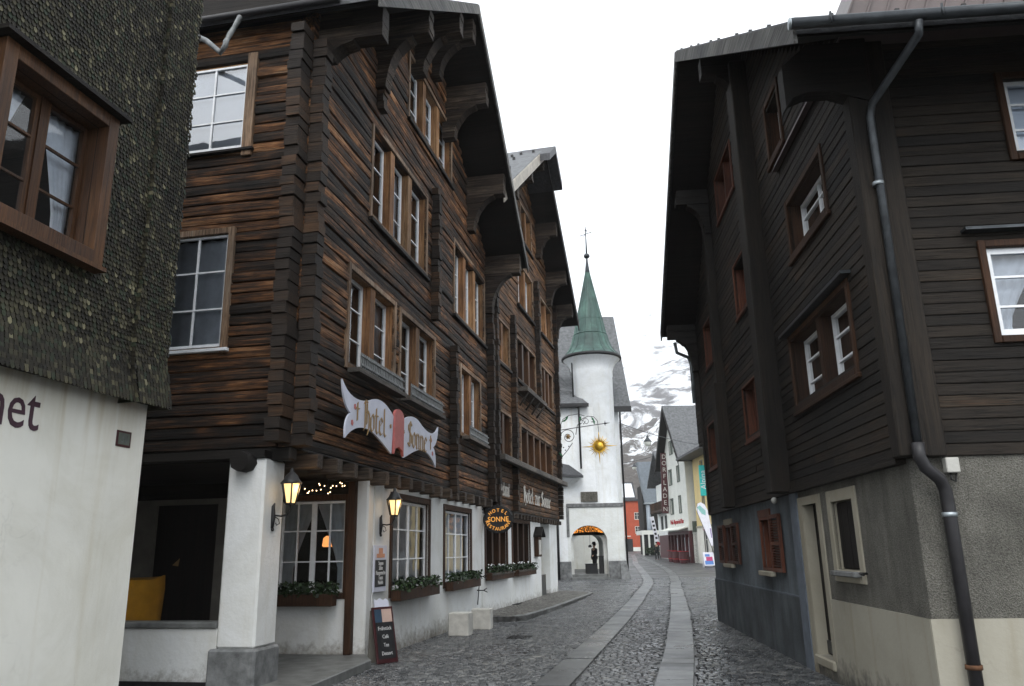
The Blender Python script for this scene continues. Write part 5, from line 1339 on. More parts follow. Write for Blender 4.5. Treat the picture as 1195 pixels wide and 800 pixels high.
mb = MB(); mb.box(X(5.9), X(7.36), 2.1, 2.2, 9.9, 10.25); mb.build('eaves_board', 'iron', rf)
# lower swept roof left of the turret, pent roof and pipes
mb = MB(); mb.hexa([(X(2.0), -0.35, 9.85), (X(4.45), -0.35, 9.85), (X(4.45), 2.4, 10.2), (X(2.0), 2.4, 10.2), (X(2.0), -0.3, 10.05), (X(4.42), -0.3, 10.05), (X(3.7), 1.6, 11.2), (X(2.0), 2.4, 13.6)])
mb.hexa([(X(2.0), 1.0, 10.6), (X(3.72), 1.0, 10.6), (X(3.72), 5.0, 13.0), (X(2.0), 5.0, 13.0), (X(2.0), 1.0, 11.3), (X(3.72), 1.0, 11.0), (X(3.72), 5.0, 13.6), (X(2.0), 5.0, 13.6)])
mb.build('swept_roof', 'slatel', tw)
mb = MB(); mb.box(X(2.0), X(4.47), -0.42, -0.34, 9.82, 10.02); mb.build('eaves_board', 'iron', tw)
mb = MB(); mb.box(X(2.99), X(4.86), 0.075, 1.2, 4.01, 5.999); mb.box(X(2.0), X(4.86), 0.075, 1.2, 6.0, 9.85); mb.build('oriel_wall', 'towerw', tw)
mb = MB(); mb.hexa([(X(1.9), -0.9, 5.75), (X(3.95), -0.75, 5.62), (X(3.95), 0.02, 5.9), (X(1.9), 0.02, 5.9), (X(1.9), -0.9, 5.9), (X(3.95), -0.75, 5.75), (X(3.2), 0.02, 6.45), (X(1.9), 0.02, 6.7)]); mb.build('pent_roof', 'slate', tw)
mb = MB(); mb.hexa([(X(2.4), -0.05, 5.1), (X(2.99), -0.05, 5.1), (X(2.99), 0.0, 5.1), (X(2.4), 0.0, 5.1), (X(1.95), -0.8, 5.72), (X(3.8), -0.65, 5.60), (X(3.8), 0.0, 5.6), (X(1.95), 0.0, 5.7)]); mb.build('cove', 'towerw', tw)
mb = MB(); mb.tube([(X(3.86), -0.3, 9.85), (X(3.88), -0.25, 9.6), (X(3.9), -0.12, 6.2)], 0.06, 8); mb.build('downpipe', 'iron', tw)
mb = MB(); mb.tube([(X(2.42), -0.14, 5.6), (X(2.42), -0.14, 0.0)], 0.075, 8); mb.tube([(X(2.42), -0.16, 4.25), (X(2.6), -0.3, 4.25), (X(2.72), -0.3, 4.35)], 0.05, 6); mb.build('downpipe', 'iron', tw)
mb = MB(); mb.tube([(X(6.66), 2.3, 10.0), (X(6.68), 2.5, 9.7), (X(6.68), 2.55, 0.3)], 0.06, 8); mb.build('downpipe', 'iron', tw)
mb = MB(); mb.tube([(X(3.66), 0.7, 13.0), (X(3.64), 0.6, 12.6), (X(3.66), 0.62, 10.4)], 0.05, 8); mb.build('downpipe', 'iron', tw)
mb = MB(); mb.box(X(3.15), X(5.25), -0.25, 0.2, -0.05, 0.14); mb.box(X(3.162), X(5.238), 0.2, 0.56, -0.05, 0.28); mb.box(X(3.36), X(5.05), 0.561, 3.3, -0.05, 0.29); mb.build('steps', 'slab', tw, bevel=0.01)
cw = MB().box(X(0.0), X(7.4), 17.5, 17.8, -0.2, 5.0).build('courtyard_wall', 'cream', None); cw.matrix_world = FT; tag(cw, 'pale courtyard wall seen through the arched passage', 'wall')
# orange light chain in the soffit of the arch
lg = thing('light_garland', at(FT, X(4.2), 0.3, 2.1), 'crescent of tiny orange lights in the top of the arch', 'light garland')
mb = MB(); m2 = MB()
for _ in range(300):
    a = ru(0.16, 0.84)*math.pi; e = ru(0.0, 1.0); r0 = 1.0
    x = -1.0*math.cos(a); zt = 0.86*math.sin(a); zi = 0.42+0.10*math.sin(a)
    if zt < zi: continue
    z = zi+(zt-zi)*e*0.96
    mb.ball((x, ru(-0.02, 0.1), z), ru(0.009, 0.018), 5, 3)
mb = mb.build('bulbs', 'garland', lg); mb['kind'] = 'stuff'
arc = [(-1.02*math.cos(math.pi*i/16), 0.88*math.sin(math.pi*i/16)) for i in range(2, 15)]; low = [(x*0.98, 0.40+0.10*math.sin(math.pi*i/16)) for i, (x, z) in zip(range(14, 1, -1), arc[::-1])]
m2.prism([p for p in arc if p[1] > 0.0]+low, 0.13, 0.17, 'XZ'); m2.build('backing_net', 'darkwood', lg)
# hanging passage lamp, bin post, figure
pl = thing('passage_lamp', at(FT, X(4.32), 0.9, 1.75), 'small lamp hanging in the middle of the arched passage', 'lamp')
MB().lathe([(0.03, 0), (0.11, 0.02), (0.09, 0.12), (0.02, 0.16)], (0, 0), 10).build('shade', 'iron', pl); MB().tube([(0, 0, 0.15), (0, 0, 0.82)], 0.008, 5).build('cord', 'iron', pl)
bn = thing('litter_bin', at(FT, X(4.92), 0.75, 0.28), 'slim dark litter bin just inside the right side of the arch', 'bin')
MB().box(-0.13, 0.13, -0.13, 0.13, 0, 0.92).build('body', 'bronze', bn, bevel=0.02); MB().box(-0.15, 0.15, -0.15, 0.15, 0.921, 1.0).build('lid', 'iron', bn, bevel=0.02)

# ---------------------------------------------------------------- people
def skin_chain(name, pts, edges, radii, mat, parent, sub=2):
    me = bpy.data.meshes.new(name); me.from_pydata(pts, edges, []); me.update()
    o = bpy.data.objects.new(name, me); COL.objects.link(o); me.materials.append(M[mat])
    if parent is not None: o.parent = parent
    sv = me.skin_vertices
    lay = sv.get('') if hasattr(sv, 'get') else None
    if not len(sv):
        o.modifiers.new('skin', 'SKIN')
    m = o.modifiers.get('skin') or o.modifiers.new('skin', 'SKIN'); m.use_smooth_shade = True
    if not me.skin_vertices:
        a = me.attributes
    for i, r in enumerate(radii):
        if me.skin_vertices:
            v = me.skin_vertices[0].data[i]; v.radius = r if isinstance(r, tuple) else (r, r); v.use_root = (i == 0)
    s = o.modifiers.new('sub', 'SUBSURF'); s.levels = sub; s.render_levels = sub
    return o
import bmesh
def skinned(name, pts, edges, radii, mat, parent, sub=2):
    bm = bmesh.new(); lay = bm.verts.layers.skin.verify()
    vs = []
    for i, (p, r) in enumerate(zip(pts, radii)):
        v = bm.verts.new(p); v[lay].radius = r if isinstance(r, tuple) else (r, r); v[lay].use_root = (i == 0); vs.append(v)
    for a, b in edges: bm.edges.new((vs[a], vs[b]))
    me = bpy.data.meshes.new(name); bm.to_mesh(me); bm.free()
    o = bpy.data.objects.new(name, me); COL.objects.link(o); me.materials.append(M[mat]); o.parent = parent
    m = o.modifiers.new('skin', 'SKIN'); m.use_smooth_shade = True
    s = o.modifiers.new('sub', 'SUBSURF'); s.levels = sub; s.render_levels = sub
    return o
def person(mtx, label, h=1.75, stride=0.12, arm_fwd=0.0, hat=False, coat='coat', trouser='trouser'):
    t = thing('person', mtx, label, 'person'); k = h/1.75
    J = {'pel': (0, 0, 0.95), 'sp': (0, 0.01, 1.15), 'ch': (0, 0.0, 1.35), 'nk': (0, 0.0, 1.49), 'hd0': (0, -0.015, 1.56), 'hd1': (0, -0.03, 1.64), 'hd2': (0, -0.02, 1.71),
         'hL': (0.09, 0, 0.92), 'kL': (0.10, -stride*0.7, 0.5), 'aL': (0.10, -stride+0.04, 0.09), 'tL': (0.11, -stride-0.15, 0.04),
         'hR': (-0.09, 0, 0.92), 'kR': (-0.10, stride*0.3, 0.5), 'aR': (-0.10, stride+0.06, 0.11), 'tR': (-0.11, stride-0.08, 0.04),
         'sL': (0.18, 0, 1.42), 'eL': (0.23, 0.04-arm_fwd*0.3, 1.14), 'wL': (0.23, -0.08-arm_fwd*0.9, 0.92+arm_fwd*0.55), 'pL': (0.225, -0.13-arm_fwd*1.0, 0.84+arm_fwd*0.62),
         'sR': (-0.18, 0, 1.42), 'eR': (-0.24, 0.03, 1.13), 'wR': (-0.25, -0.04, 0.89), 'pR': (-0.25, -0.06, 0.80)}
    nm = list(J); P = [tuple(c*k for c in J[n]) for n in nm]; ix = {n: i for i, n in enumerate(nm)}
    E = [('pel', 'sp'), ('sp', 'ch'), ('ch', 'nk'), ('nk', 'hd0'), ('hd0', 'hd1'), ('hd1', 'hd2'), ('pel', 'hL'), ('hL', 'kL'), ('kL', 'aL'), ('aL', 'tL'), ('pel', 'hR'), ('hR', 'kR'), ('kR', 'aR'), ('aR', 'tR'),
         ('ch', 'sL'), ('sL', 'eL'), ('eL', 'wL'), ('wL', 'pL'), ('ch', 'sR'), ('sR', 'eR'), ('eR', 'wR'), ('wR', 'pR')]
    rad = {'pel': (0.14, 0.10), 'sp': (0.13, 0.09), 'ch': (0.15, 0.10), 'nk': 0.05, 'hd0': 0.07, 'hd1': 0.085, 'hd2': 0.055, 'h': 0.085, 'k': 0.055, 'a': 0.04, 't': 0.035, 's': 0.06, 'e': 0.042, 'w': 0.03, 'p': 0.032}
    skinned('body', P, [(ix[a], ix[b]) for a, b in E], [tuple(x*k for x in (rad.get(n, rad.get(n[0])) if isinstance(rad.get(n, rad.get(n[0])), tuple) else (rad.get(n, rad.get(n[0])),)*2)) for n in nm], 'skin', t)
    def sub(names, edges, rads, mat, name):
        skinned(name, [tuple(c*k for c in J[n]) for n in names], [(names.index(a), names.index(b)) for a, b in edges], [tuple(x*k for x in (r if isinstance(r, tuple) else (r, r))) for r in rads], mat, t)
    J['hem'] = (0, 0.01, 0.74); J['nk2'] = (0, 0, 1.47)
    sub(['sp', 'pel', 'hem', 'ch', 'nk2', 'sL', 'eL', 'wL', 'sR', 'eR', 'wR'], [('sp', 'pel'), ('pel', 'hem'), ('sp', 'ch'), ('ch', 'nk2'), ('ch', 'sL'), ('sL', 'eL'), ('eL', 'wL'), ('ch', 'sR'), ('sR', 'eR'), ('eR', 'wR')],
        [(0.165, 0.125), (0.175, 0.135), (0.19, 0.15), (0.18, 0.135), 0.075, 0.082, 0.064, 0.052, 0.082, 0.064, 0.052], coat, 'coat')
    sub(['pel', 'hL', 'kL', 'aL', 'hR', 'kR', 'aR'], [('pel', 'hL'), ('hL', 'kL'), ('kL', 'aL'), ('pel', 'hR'), ('hR', 'kR'), ('kR', 'aR')], [(0.15, 0.11), 0.1, 0.075, 0.06, 0.1, 0.075, 0.06], trouser, 'trousers')
    sub(['aL', 'tL'], [('aL', 'tL')], [0.055, 0.045], 'black', 'shoe'); sub(['aR', 'tR'], [('aR', 'tR')], [0.055, 0.045], 'black', 'shoe')
    MB().ball((0, 0.012*k, 1.685*k), 0.105*k, 12, 8, sx=0.92, sz=0.85).build('hair', 'hair', t)
    mb = MB(); mb.ball((0, -0.125*k, 1.625*k), 0.014*k, 6, 4); 
    if hat:
        mb = MB(); mb.lathe([(0.0, 1.72*k), (0.19*k, 1.715*k), (0.2*k, 1.73*k), (0.115*k, 1.75*k), (0.105*k, 1.85*k), (0.07*k, 1.87*k), (0, 1.86*k)], (0, -0.01), 18); mb.build('hat', 'black', t)
    return t
person(Matrix.Translation((14.3, 82.0, zg(14.3, 82))) @ Matrix.Rotation(R(180), 4, 'Z'), 'pedestrian in a dark green coat walking up the far street', 1.8, 0.16)
person(at(FT, X(4.62), 1.55, 0.29) @ Matrix.Rotation(R(-55), 4, 'Z'), 'figure in black coat and hat standing behind a crate in the archway', 1.68, 0.05, 0.25, True, 'black', 'black')
cr = MB().box(-0.33, 0.33, -0.3, 0.3, 0, 0.52).box(-0.36, 0.36, -0.33, 0.33, 0.521, 0.56).build('crate', 'bronze', None, bevel=0.015); cr.matrix_world = at(FT, X(4.36), 1.0, 0.29); tag(cr, 'low dark crate on the passage floor in front of the black figure', 'crate')

# ================================================================== FAR END OF THE STREET
def simple_window(parent, T, w, h, frame_m='sash', shut=None, solid=False):
    f = MB(T); f.box(-0.07, 0, -0.02, 0.03, -0.07, h+0.07); f.box(w, w+0.07, -0.02, 0.03, -0.07, h+0.07); f.box(0, w, -0.02, 0.028, h, h+0.07); f.box(0, w, -0.02, 0.045, -0.09, 0)
    wd = f.build('window', frame_m, parent)
    e = 0.105 if solid else 0.0
    MB(T).box(0.0, w, -0.14, -0.10+e, 0, h).build('pane', 'board' if not shut else shut, wd)
    m = MB(T); m.box(w/2-0.03, w/2+0.03, -0.099+e, -0.085+e, 0, h); m.box(0, w, -0.099+e, -0.087+e, h*0.6-0.02, h*0.6+0.02); m.build('sash', frame_m, wd)
    return wd
FP = frame((15.7, 72.5, 0.25), -math.degrees(math.atan2(0.5, 7.5)))
pub = thing('gabled_inn', FP, 'white gabled inn with dark red timber front and tall slate roof down the street', 'inn')
Tq = lambda a, d, z: (-d, a, z)
PWN = [(3.75, 4.95, 10.3, 11.5), (2.1, 3.3, 10.4, 11.6), (4.7, 5.8, 7.4, 8.8), (1.9, 2.8, 7.5, 8.9), (4.8, 5.9, 4.6, 6.0), (2.0, 2.8, 4.6, 6.1)]
mb = MB(); mb.wall(Tq, 0.0, 7.6, 2.9, 9.3, [p for p in PWN if p[2] < 9], 0.3); mb.wall(Tq, 1.65, 5.95, 9.301, 11.9, [p for p in PWN if p[2] > 9], 0.3)
mb.prism([(0.0, 9.302), (1.649, 9.302), (1.649, 11.9), (0.0, 9.8)], 0.0, 0.28, 'YZ'); mb.prism([(7.6, 9.302), (5.951, 9.302), (5.951, 11.9), (7.6, 9.8)], 0.0, 0.28, 'YZ')
mb.prism([(1.66, 11.901), (5.94, 11.901), (3.8, 14.6)], 0.0, 0.28, 'YZ'); mb.box(0.301, 9.0, 0.0, 0.3, -0.2, 9.6); mb.box(0.301, 9, 7.3, 7.6, -0.2, 9.6)
mb.build('rendered_wall', 'pubw', pub)
mb = MB(); mb.prism([(-0.7, 9.0), (3.8, 14.75), (8.3, 9.0), (8.3, 9.25), (3.8, 15.0), (-0.7, 9.25)], -0.75, 9.0, 'YZ'); rf = mb.build('roof', 'slatel', pub)
mb = MB(); mb.prism([(3.8, 14.4), (8.3, 8.65), (8.3, 9.25), (3.8, 15.0)], -0.79, -0.751, 'YZ'); mb.prism([(3.799, 14.4), (-0.7, 8.65), (-0.7, 9.25), (3.799, 15.0)], -0.79, -0.751, 'YZ'); mb.build('verge_board', 'darkwood', rf)
mb = MB(); mb.prism([(3.8, 14.7), (8.25, 9.0), (8.25, 8.96), (3.8, 14.6)], -0.74, 0.0, 'YZ'); mb.build('soffit', 'darkwood', rf)
for p in PWN: simple_window(pub, off(Tq, p[0], p[2]), p[1]-p[0], p[3]-p[2], 'shutter', 'shutter')
mb = MB(); mb.box(0.25, 0.6, 0.0, 7.6, -0.2, 2.6); mb.box(-0.02, 0.24, 0, 7.6, 2.6, 2.89)
for y in (0.05, 1.3, 2.6, 3.9, 5.2, 6.4, 7.35): mb.box(-0.04, 0.22, y, y+0.22, -0.2, 2.599)
mb.build('timber_front', 'pubwood', pub)
mb = MB(); mb.hexa([(-0.9, 0.4, 2.95), (0.0, 0.4, 3.15), (0.0, 7.6, 3.15), (-0.9, 7.6, 2.95), (-0.9, 0.4, 3.02), (0.0, 0.4, 3.3), (0.0, 7.6, 3.3), (-0.9, 7.6, 3.02)]); mb.build('awning', 'pubw', pub)
mb = MB()
for y in (0.4, 1.7, 4.3): mb.box(0.18, 0.245, y+0.2, y+0.85, 0.6, 2.3)
mb.build('shop_panes', 'curtaind', pub)
text_mesh('lettering', 'Pub Alpenrösli Bar', 0.62, 'redpaint', pub, place((-0.02, 3.9, 3.78), (0, -1, 0), (0, 0, 1)), 0.02)
mb = MB(); mb.box(0.3, 1.0, -0.13, -0.01, 2.75, 3.7); mb.build('side_sign', 'shutter', pub)
# barrel tables before the inn
def barrel(x, y, lab, s=1.0, red=True):
    t = thing('barrel_table', Matrix.Translation((x, y, zg(x, y)-0.02)), lab, 'barrel table', 'red tables before the inn')
    MB().lathe([(0.30*s, 0), (0.36*s, 0.4), (0.37*s, 0.55), (0.31*s, 1.0)], (0, 0), 14).build('barrel', 'pubwood', t)
    MB().lathe([(0.0, 1.0), (0.45*s, 1.005), (0.45*s, 1.05), (0.0, 1.055)], (0, 0), 16).build('table_top', 'redpaint', t)
    m = MB(); m.lathe([(0.352*s, 0.3), (0.362*s, 0.3), (0.362*s, 0.36), (0.352*s, 0.36)], (0, 0), 14); m.build('hoop', 'redpaint', t)
barrel(14.75, 76.5, 'red barrel table at the far end of the inn front', 1.0); barrel(14.9, 72.0, 'red barrel table at the near corner of the inn', 1.15); barrel(14.7, 74.2, 'red barrel table in the middle of the inn front', 1.0)
# vertical shop sign
vs = thing('vertical_shop_sign', Matrix.Translation((14.86, 79.0, 4.95)) @ Matrix.Rotation(R(2), 4, 'Y'), 'tall dark red vertical sign with stacked white letters Dorfladen', 'sign')
MB().box(-0.32, 0.32, -0.12, 0.12, 0, 5.95).build('panel', 'pubwood', vs, bevel=0.02)
for k, ch in enumerate('DORFLADEN'): text_mesh('letter', ch, 0.62, 'concrete', vs, place((0.0, -0.13, 5.55-k*0.645), (1, 0, 0), (0, 0, 1)), 0.012)
MB().tube([(0.3, 0, 5.6), (1.2, 0, 5.6)], 0.04, 6).tube([(0.3, 0, 0.7), (1.2, 0, 0.7)], 0.04, 6).build('brackets', 'iron', vs)
# building carrying it
b = thing('village_shop', Matrix.Translation((16.4, 83.0, 0.4)), 'partly hidden pale house with a dark balcony behind the vertical sign', 'house')
mb = MB(); mb.box(0, 8, 0, 9, -0.2, 8.2); mb.build('wall', 'gatew', b)
mb = MB(); mb.prism([(-0.8, 8.0), (4.5, 11.5), (9.8, 8.0), (9.8, 8.25), (4.5, 11.75), (-0.8, 8.25)], -0.9, 8, 'YZ'); mb.build('roof', 'slatel', b)
mb = MB(); mb.box(-0.9, 0, 0.3, 8.6, 5.0, 5.25)
for i in range(28): mb.box(-0.9, -0.85, 0.3+i*0.3, 0.42+i*0.3, 5.25, 6.1)
mb.build('balcony', 'brown', b)
mb = MB(); mb.box(-0.05, -0.01, 0.5, 8.5, 0.2, 2.6); mb.build('shopfront', 'pubwood', b)
for y in (1.0, 3.4, 5.8): simple_window(b, off(lambda a, d, z: (-d, a, z), y, 3.3), 1.1, 1.3, 'shutter', None, True)
# yellow house
FY = Matrix.Translation((16.3, 63.4, 0.18)); ye = thing('yellow_house', FY, 'pale yellow house with dark overhanging eaves beyond the plank-clad house', 'house')
YW = [(2.6, 3.5, 7.1, 8.75), (4.7, 5.6, 7.1, 8.75), (0.7, 1.5, 7.1, 8.75), (2.6, 3.5, 4.1, 5.75), (4.9, 5.8, 4.1, 5.75), (0.7, 1.5, 4.1, 5.75), (2.4, 3.6, 0.9, 2.9), (4.8, 6.0, 0.9, 2.9), (0.5, 1.5, 0.9, 2.9)]
mb = MB(); mb.wall(Tq, 0, 8.6, 3.2, 9.3, [w for w in YW if w[2] > 3.2], 0.3); mb.box(0.301, 8, 0, 0.3, -0.2, 9.3); mb.build('upper_wall', 'yellowr', ye)
mb = MB(); mb.wall(lambda a, d, z: (-0.03-d, a, z), 0, 8.6, -0.2, 3.199, [w for w in YW if w[2] < 3.2], 0.3); mb.build('ground_wall', 'cream', ye)
mb = MB(); mb.box(-0.09, 0.0, 0, 8.6, 3.15, 3.3); mb.build('band', 'surround', ye)
for w in YW: simple_window(ye, off(Tq, w[0], w[2]), w[1]-w[0], w[3]-w[2], 'surround' if w[2] > 3.2 else 'cream', 'shutter' if w[2] > 3.2 else None)
mb = MB(); mb.prism([(-1.4, 9.2), (9.0, 9.2), (9.0, 9.4), (4.0, 12.0), (-1.4, 9.4)], -0.8, 9.0, 'XZ'); mb.build('roof', 'slate', ye)
text_mesh('lettering', 'CAFÉ', 0.5, 'magenta', ye, place((-0.05, 5.6, 3.02), (0, -1, 0), (0, 0, 1)), 0.01)
# turquoise projecting sign
ts = thing('turquoise_sign', Matrix.Translation((15.6, 65.5, 5.75)), 'turquoise vertical sign with white sideways lettering on the yellow house', 'sign')
MB().box(-0.26, 0.26, -0.08, 0.08, 0, 2.5).build('panel', 'tealsign', ts, bevel=0.02)
text_mesh('lettering', 'Alpina', 0.62, 'flagw', ts, place((0.02, -0.09, 1.3), (0, 0, 1), (-1, 0, 0)), 0.01)
MB().tube([(0.2, 0, 2.3), (0.6, 0, 2.3)], 0.03, 6).build('bracket', 'iron', ts)
# leaning feather banner
fb = thing('feather_banner', Matrix.Translation((15.35, 61.5, zg(15.35, 61.5))), 'white teardrop banner with sea green print leaning beside the plank-clad house corner', 'banner')
tilt = Matrix.Rotation(R(-14), 4, 'Y')
def tf(x, y, z): return tuple(tilt @ Vector((x, y, z)))
P = [(-0.06, 1.6), (0.14, 1.62), (0.38, 3.0), (0.52, 4.2), (0.44, 4.7), (0.2, 4.95), (-0.1, 4.9), (-0.3, 4.55), (-0.28, 4.0)]
mb = MB(tf); mb.prism(P, -0.012, 0.012, 'XZ'); mb.build('cloth', 'flagw', fb)
mb = MB(tf); mb.prism([(0.0, 4.1), (0.25, 3.9), (0.36, 4.25), (0.05, 4.75), (-0.2, 4.65)], -0.016, 0.016, 'XZ'); mb.build('green_print', 'teal', fb)
mb = MB(tf); mb.prism([(0.14, 2.2), (0.2, 2.2), (0.32, 2.9), (0.24, 2.9)], -0.016, 0.016, 'XZ'); mb.build('purple_print', 'purple', fb)
MB(tf).tube([(0.0, 0, 0.0), (-0.06, 0, 1.6), (-0.3, 0, 4.3), (-0.1, 0, 4.95)], 0.02, 6).build('pole', 'iron', fb)
MB().lathe([(0.0, 0), (0.3, 0), (0.3, 0.06), (0, 0.08)], (0, 0), 12).build('base', 'iron', fb)
# advertising board on the pavement
sb = thing('advertising_board', Matrix.Translation((14.75, 61.8, zg(14.75, 61.8))) @ Matrix.Rotation(R(10), 4, 'Z'), 'white framed poster board with purple and blue print standing on the far street', 'sign')
tt = Matrix.Rotation(R(-10), 4, 'X')
def tg(x, y, z): return tuple(tt @ Vector((x, y, z)))
MB(tg).box(-0.42, 0.42, 0, 0.03, 0.12, 1.12).build('poster_frame', 'flagw', sb, bevel=0.01)
MB(tg).box(-0.34, 0.34, -0.006, -0.001, 0.2, 0.5).build('blue_print', 'blue', sb); MB(tg).box(-0.22, 0.3, -0.012, -0.007, 0.48, 0.78).build('magenta_print', 'magenta', sb); MB(tg).box(-0.28, 0.1, -0.006, -0.001, 0.8, 0.98).build('blue_print', 'blue', sb)
MB(tg).tube([(-0.36, 0.015, 0), (-0.36, 0.015, 0.13)], 0.02, 6).tube([(0.36, 0.015, 0), (0.36, 0.015, 0.13)], 0.02, 6).build('feet', 'iron', sb)
MB().hexa([(-0.4, 0.42, 0), (0.4, 0.42, 0), (0.4, 0.45, 0), (-0.4, 0.45, 0), (-0.4, 0.22, 1.08), (0.4, 0.22, 1.08), (0.4, 0.25, 1.08), (-0.4, 0.25, 1.08)]).build('back_panel', 'flagw', sb)
# leaning white banner near the walker
wb = thing('leaning_banner', Matrix.Translation((14.95, 83.5, zg(14.95, 83.5))), 'slanting white banner with a red spot behind the walking pedestrian', 'banner')
tl2 = Matrix.Rotation(R(-9), 4, 'Y')
mb = MB(lambda x, y, z: tuple(tl2 @ Vector((x, y, z)))); mb.box(-0.2, 0.2, -0.02, 0.02, 1.3, 4.4); mb.build('cloth', 'flagw', wb)
mb = MB(lambda x, y, z: tuple(tl2 @ Vector((x, y, z)))); mb.ball((0.02, -0.03, 1.6), 0.24, 10, 6, sy=0.1); mb.build('red_spot', 'redpaint', wb)
for k in range(5): MB(lambda x, y, z: tuple(tl2 @ Vector((x, y, z)))).box(-0.12, 0.12, -0.026, -0.021, 2.1+k*0.42, 2.1+k*0.42+0.22).build('print', 'board', wb)
MB(lambda x, y, z: tuple(tl2 @ Vector((x, y, z)))).tube([(0, 0.03, 0), (0, 0.03, 4.5)], 0.03, 6).build('pole', 'iron', wb)
# red house
rd = thing('red_house', Matrix.Translation((16.0, 130.0, zg(18, 130)-0.1)), 'bright orange-red house with white window surrounds at the end of the street', 'house')
mb = MB(); mb.box(0, 4.4, 0, 8, 0, 8.0); mb.build('wall', 'orange', rd)
mb = MB(); mb.box(0, 4.42, -0.03, 0, 0, 0.7); mb.build('base', 'pubw', rd)
mb = MB(); mb.box(-0.2, 4.5, -0.3, 8, 8.0, 8.3); mb.hexa([(0.5, 0, 8.3), (3.9, 0, 8.3), (3.9, 7, 8.3), (0.5, 7, 8.3), (0.9, 1.2, 11.2), (3.6, 1.2, 11.2), (3.6, 6, 11.2), (0.9, 6, 11.2)]); mb.build('roof', 'slate', rd)
mb = MB(); mb.hexa([(0.9, -0.03, 8.6), (3.6, -0.03, 8.6), (3.6, 0.3, 8.6), (0.9, 0.3, 8.6), (1.2, 1.0, 10.9), (3.3, 1.0, 10.9), (3.3, 1.3, 10.9), (1.2, 1.3, 10.9)]); mb.build('snow_patch', plain('roof_snow', (0.8, 0.82, 0.86), 0.9, 0.05), rd)
Tz = lambda a, d, z: (a, -d, z)
for a, z in ((3.45, 2.9), (3.45, 5.1), (0.5, 2.9), (0.5, 5.1)): 
    w = simple_window(rd, off(Tz, a, z), 0.75, 1.0, 'pubw', None, True)
mb = MB(); mb.box(1.3, 2.9, -0.05, -0.01, 0, 2.0); mb.build('garage_door', 'board', rd)
mb = MB(); mb.box(1.6, 2.6, -0.03, -0.012, 2.35, 2.5); mb.build('house_name', 'pubw', rd)
# dark timber house with the tapering grey bay
dh = thing('dark_timber_house', Matrix.Translation((17.0, 106.0, 0.6)), 'dark timber house with tapering grey metal bay beside the red house', 'house')
mb = MB(); mb.box(0, 9, 0, 4, 0, 9.2); mb.build('wall', 'darkwood', dh)
mb = MB(); mb.hexa([(0.2, -0.9, 6.9), (1.9, -0.9, 6.9), (1.9, 0, 6.9), (0.2, 0, 6.9), (-0.6, -1.3, 12.2), (2.4, -1.3, 12.2), (2.4, 0.5, 12.2), (-0.6, 0.5, 12.2)]); mb.build('metal_bay', 'metalpanel', dh)
mb = MB(); mb.prism([(-0.6, 9.0), (2.4, 11.6), (5, 9.0), (5, 9.3), (2.4, 11.9), (-0.6, 9.3)], 0.6, 9, 'YZ'); mb.build('roof', 'slatel', dh)
mb = MB(); mb.tube([(0.6, -0.6, 0), (0.6, -0.6, 6.9)], 0.3, 8); mb.build('column', 'metalpanel', dh)
mb = MB(); mb.box(0.1, 2.0, -1.0, -0.1, 6.7, 6.89); mb.build('bay_floor', 'zincl', dh)
sh = thing('glazed_shop', Matrix.Translation((15.75, 100.0, 0.8)), 'low white flat-roofed shop pavilion with dark display windows', 'shop')
mb = MB(); mb.box(0, 3, 0, 4.8, 2.5, 3.0)
for x in (0, 0.75, 1.5, 2.25): mb.box(x, x+0.2, 0, 0.3, 0, 2.5)
mb.box(2.3, 3.0, 0.0, 0.3, 0, 2.5); mb.build('frame', 'pubw', sh); MB().box(0.05, 2.95, 0.4, 0.5, 0, 2.5).build('panes', 'board', sh)
mb = leaves(MB(), 0.2, 2.2, -0.5, -0.1, 0.1, 0.9, 300, 0.2); mb.build('shrubs', 'leaf', sh, recalc=False)
# houses filling the view behind and to the left of the red one
bg = thing('slate_roofed_house', Matrix.Translation((9.5, 138.0, 1.4)), 'grey roofed house half hidden behind the gatehouse edge', 'house')
MB().box(0, 6, 0, 8, 0, 7).build('wall', 'gatew', bg); mb = MB(); mb.prism([(-0.5, 7), (4, 10.5), (8.5, 7), (8.5, 7.2), (4, 10.7), (-0.5, 7.2)], -0.5, 6.5, 'YZ'); mb.build('roof', 'slatel', bg)
# cables with hanging street lamps
def lamp_on_cable(a, b, sag, f, lab, s=1.0):
    A, B = Vector(a), Vector(b)
    def pt(t): return A.lerp(B, t)+Vector((0, 0, -sag*4*t*(1-t)))
    c = MB().tube([tuple(pt(i/16)) for i in range(17)], 0.025, 5).build('overhead_cable', 'zinc'); tag(c, 'thin overhead cable carrying the '+lab.split(' hanging')[0], 'cable', 'overhead lamp cables')
    p = pt(f); t = thing('street_lamp', Matrix.Translation(p), lab, 'street lamp', 'hanging street lamps')
    MB().lathe([(0.02*s, 0.05*s), (0.02*s, -0.25*s), (0.1*s, -0.3*s), (0.12*s, -0.5*s), (0.3*s, -0.72*s), (0.38*s, -0.85*s), (0.36*s, -0.88*s)], (0, 0), 16).build('shade', 'zinc', t)
    MB().lathe([(0.34*s, -0.88*s), (0.32*s, -1.05*s), (0.2*s, -1.25*s), (0.0, -1.3*s)], (0, 0), 16).build('globe', 'pubw', t)
lamp_on_cable((6.7, 53.0, 10.2), (16.2, 67.5, 10.2), 0.25, 0.34, 'larger bell lamp hanging over the street near the gatehouse', 0.8)
lamp_on_cable((8.2, 84.5, 10.3), (15.3, 79.8, 11.0), 0.3, 0.60, 'smaller bell lamp hanging farther up the street', 0.7)

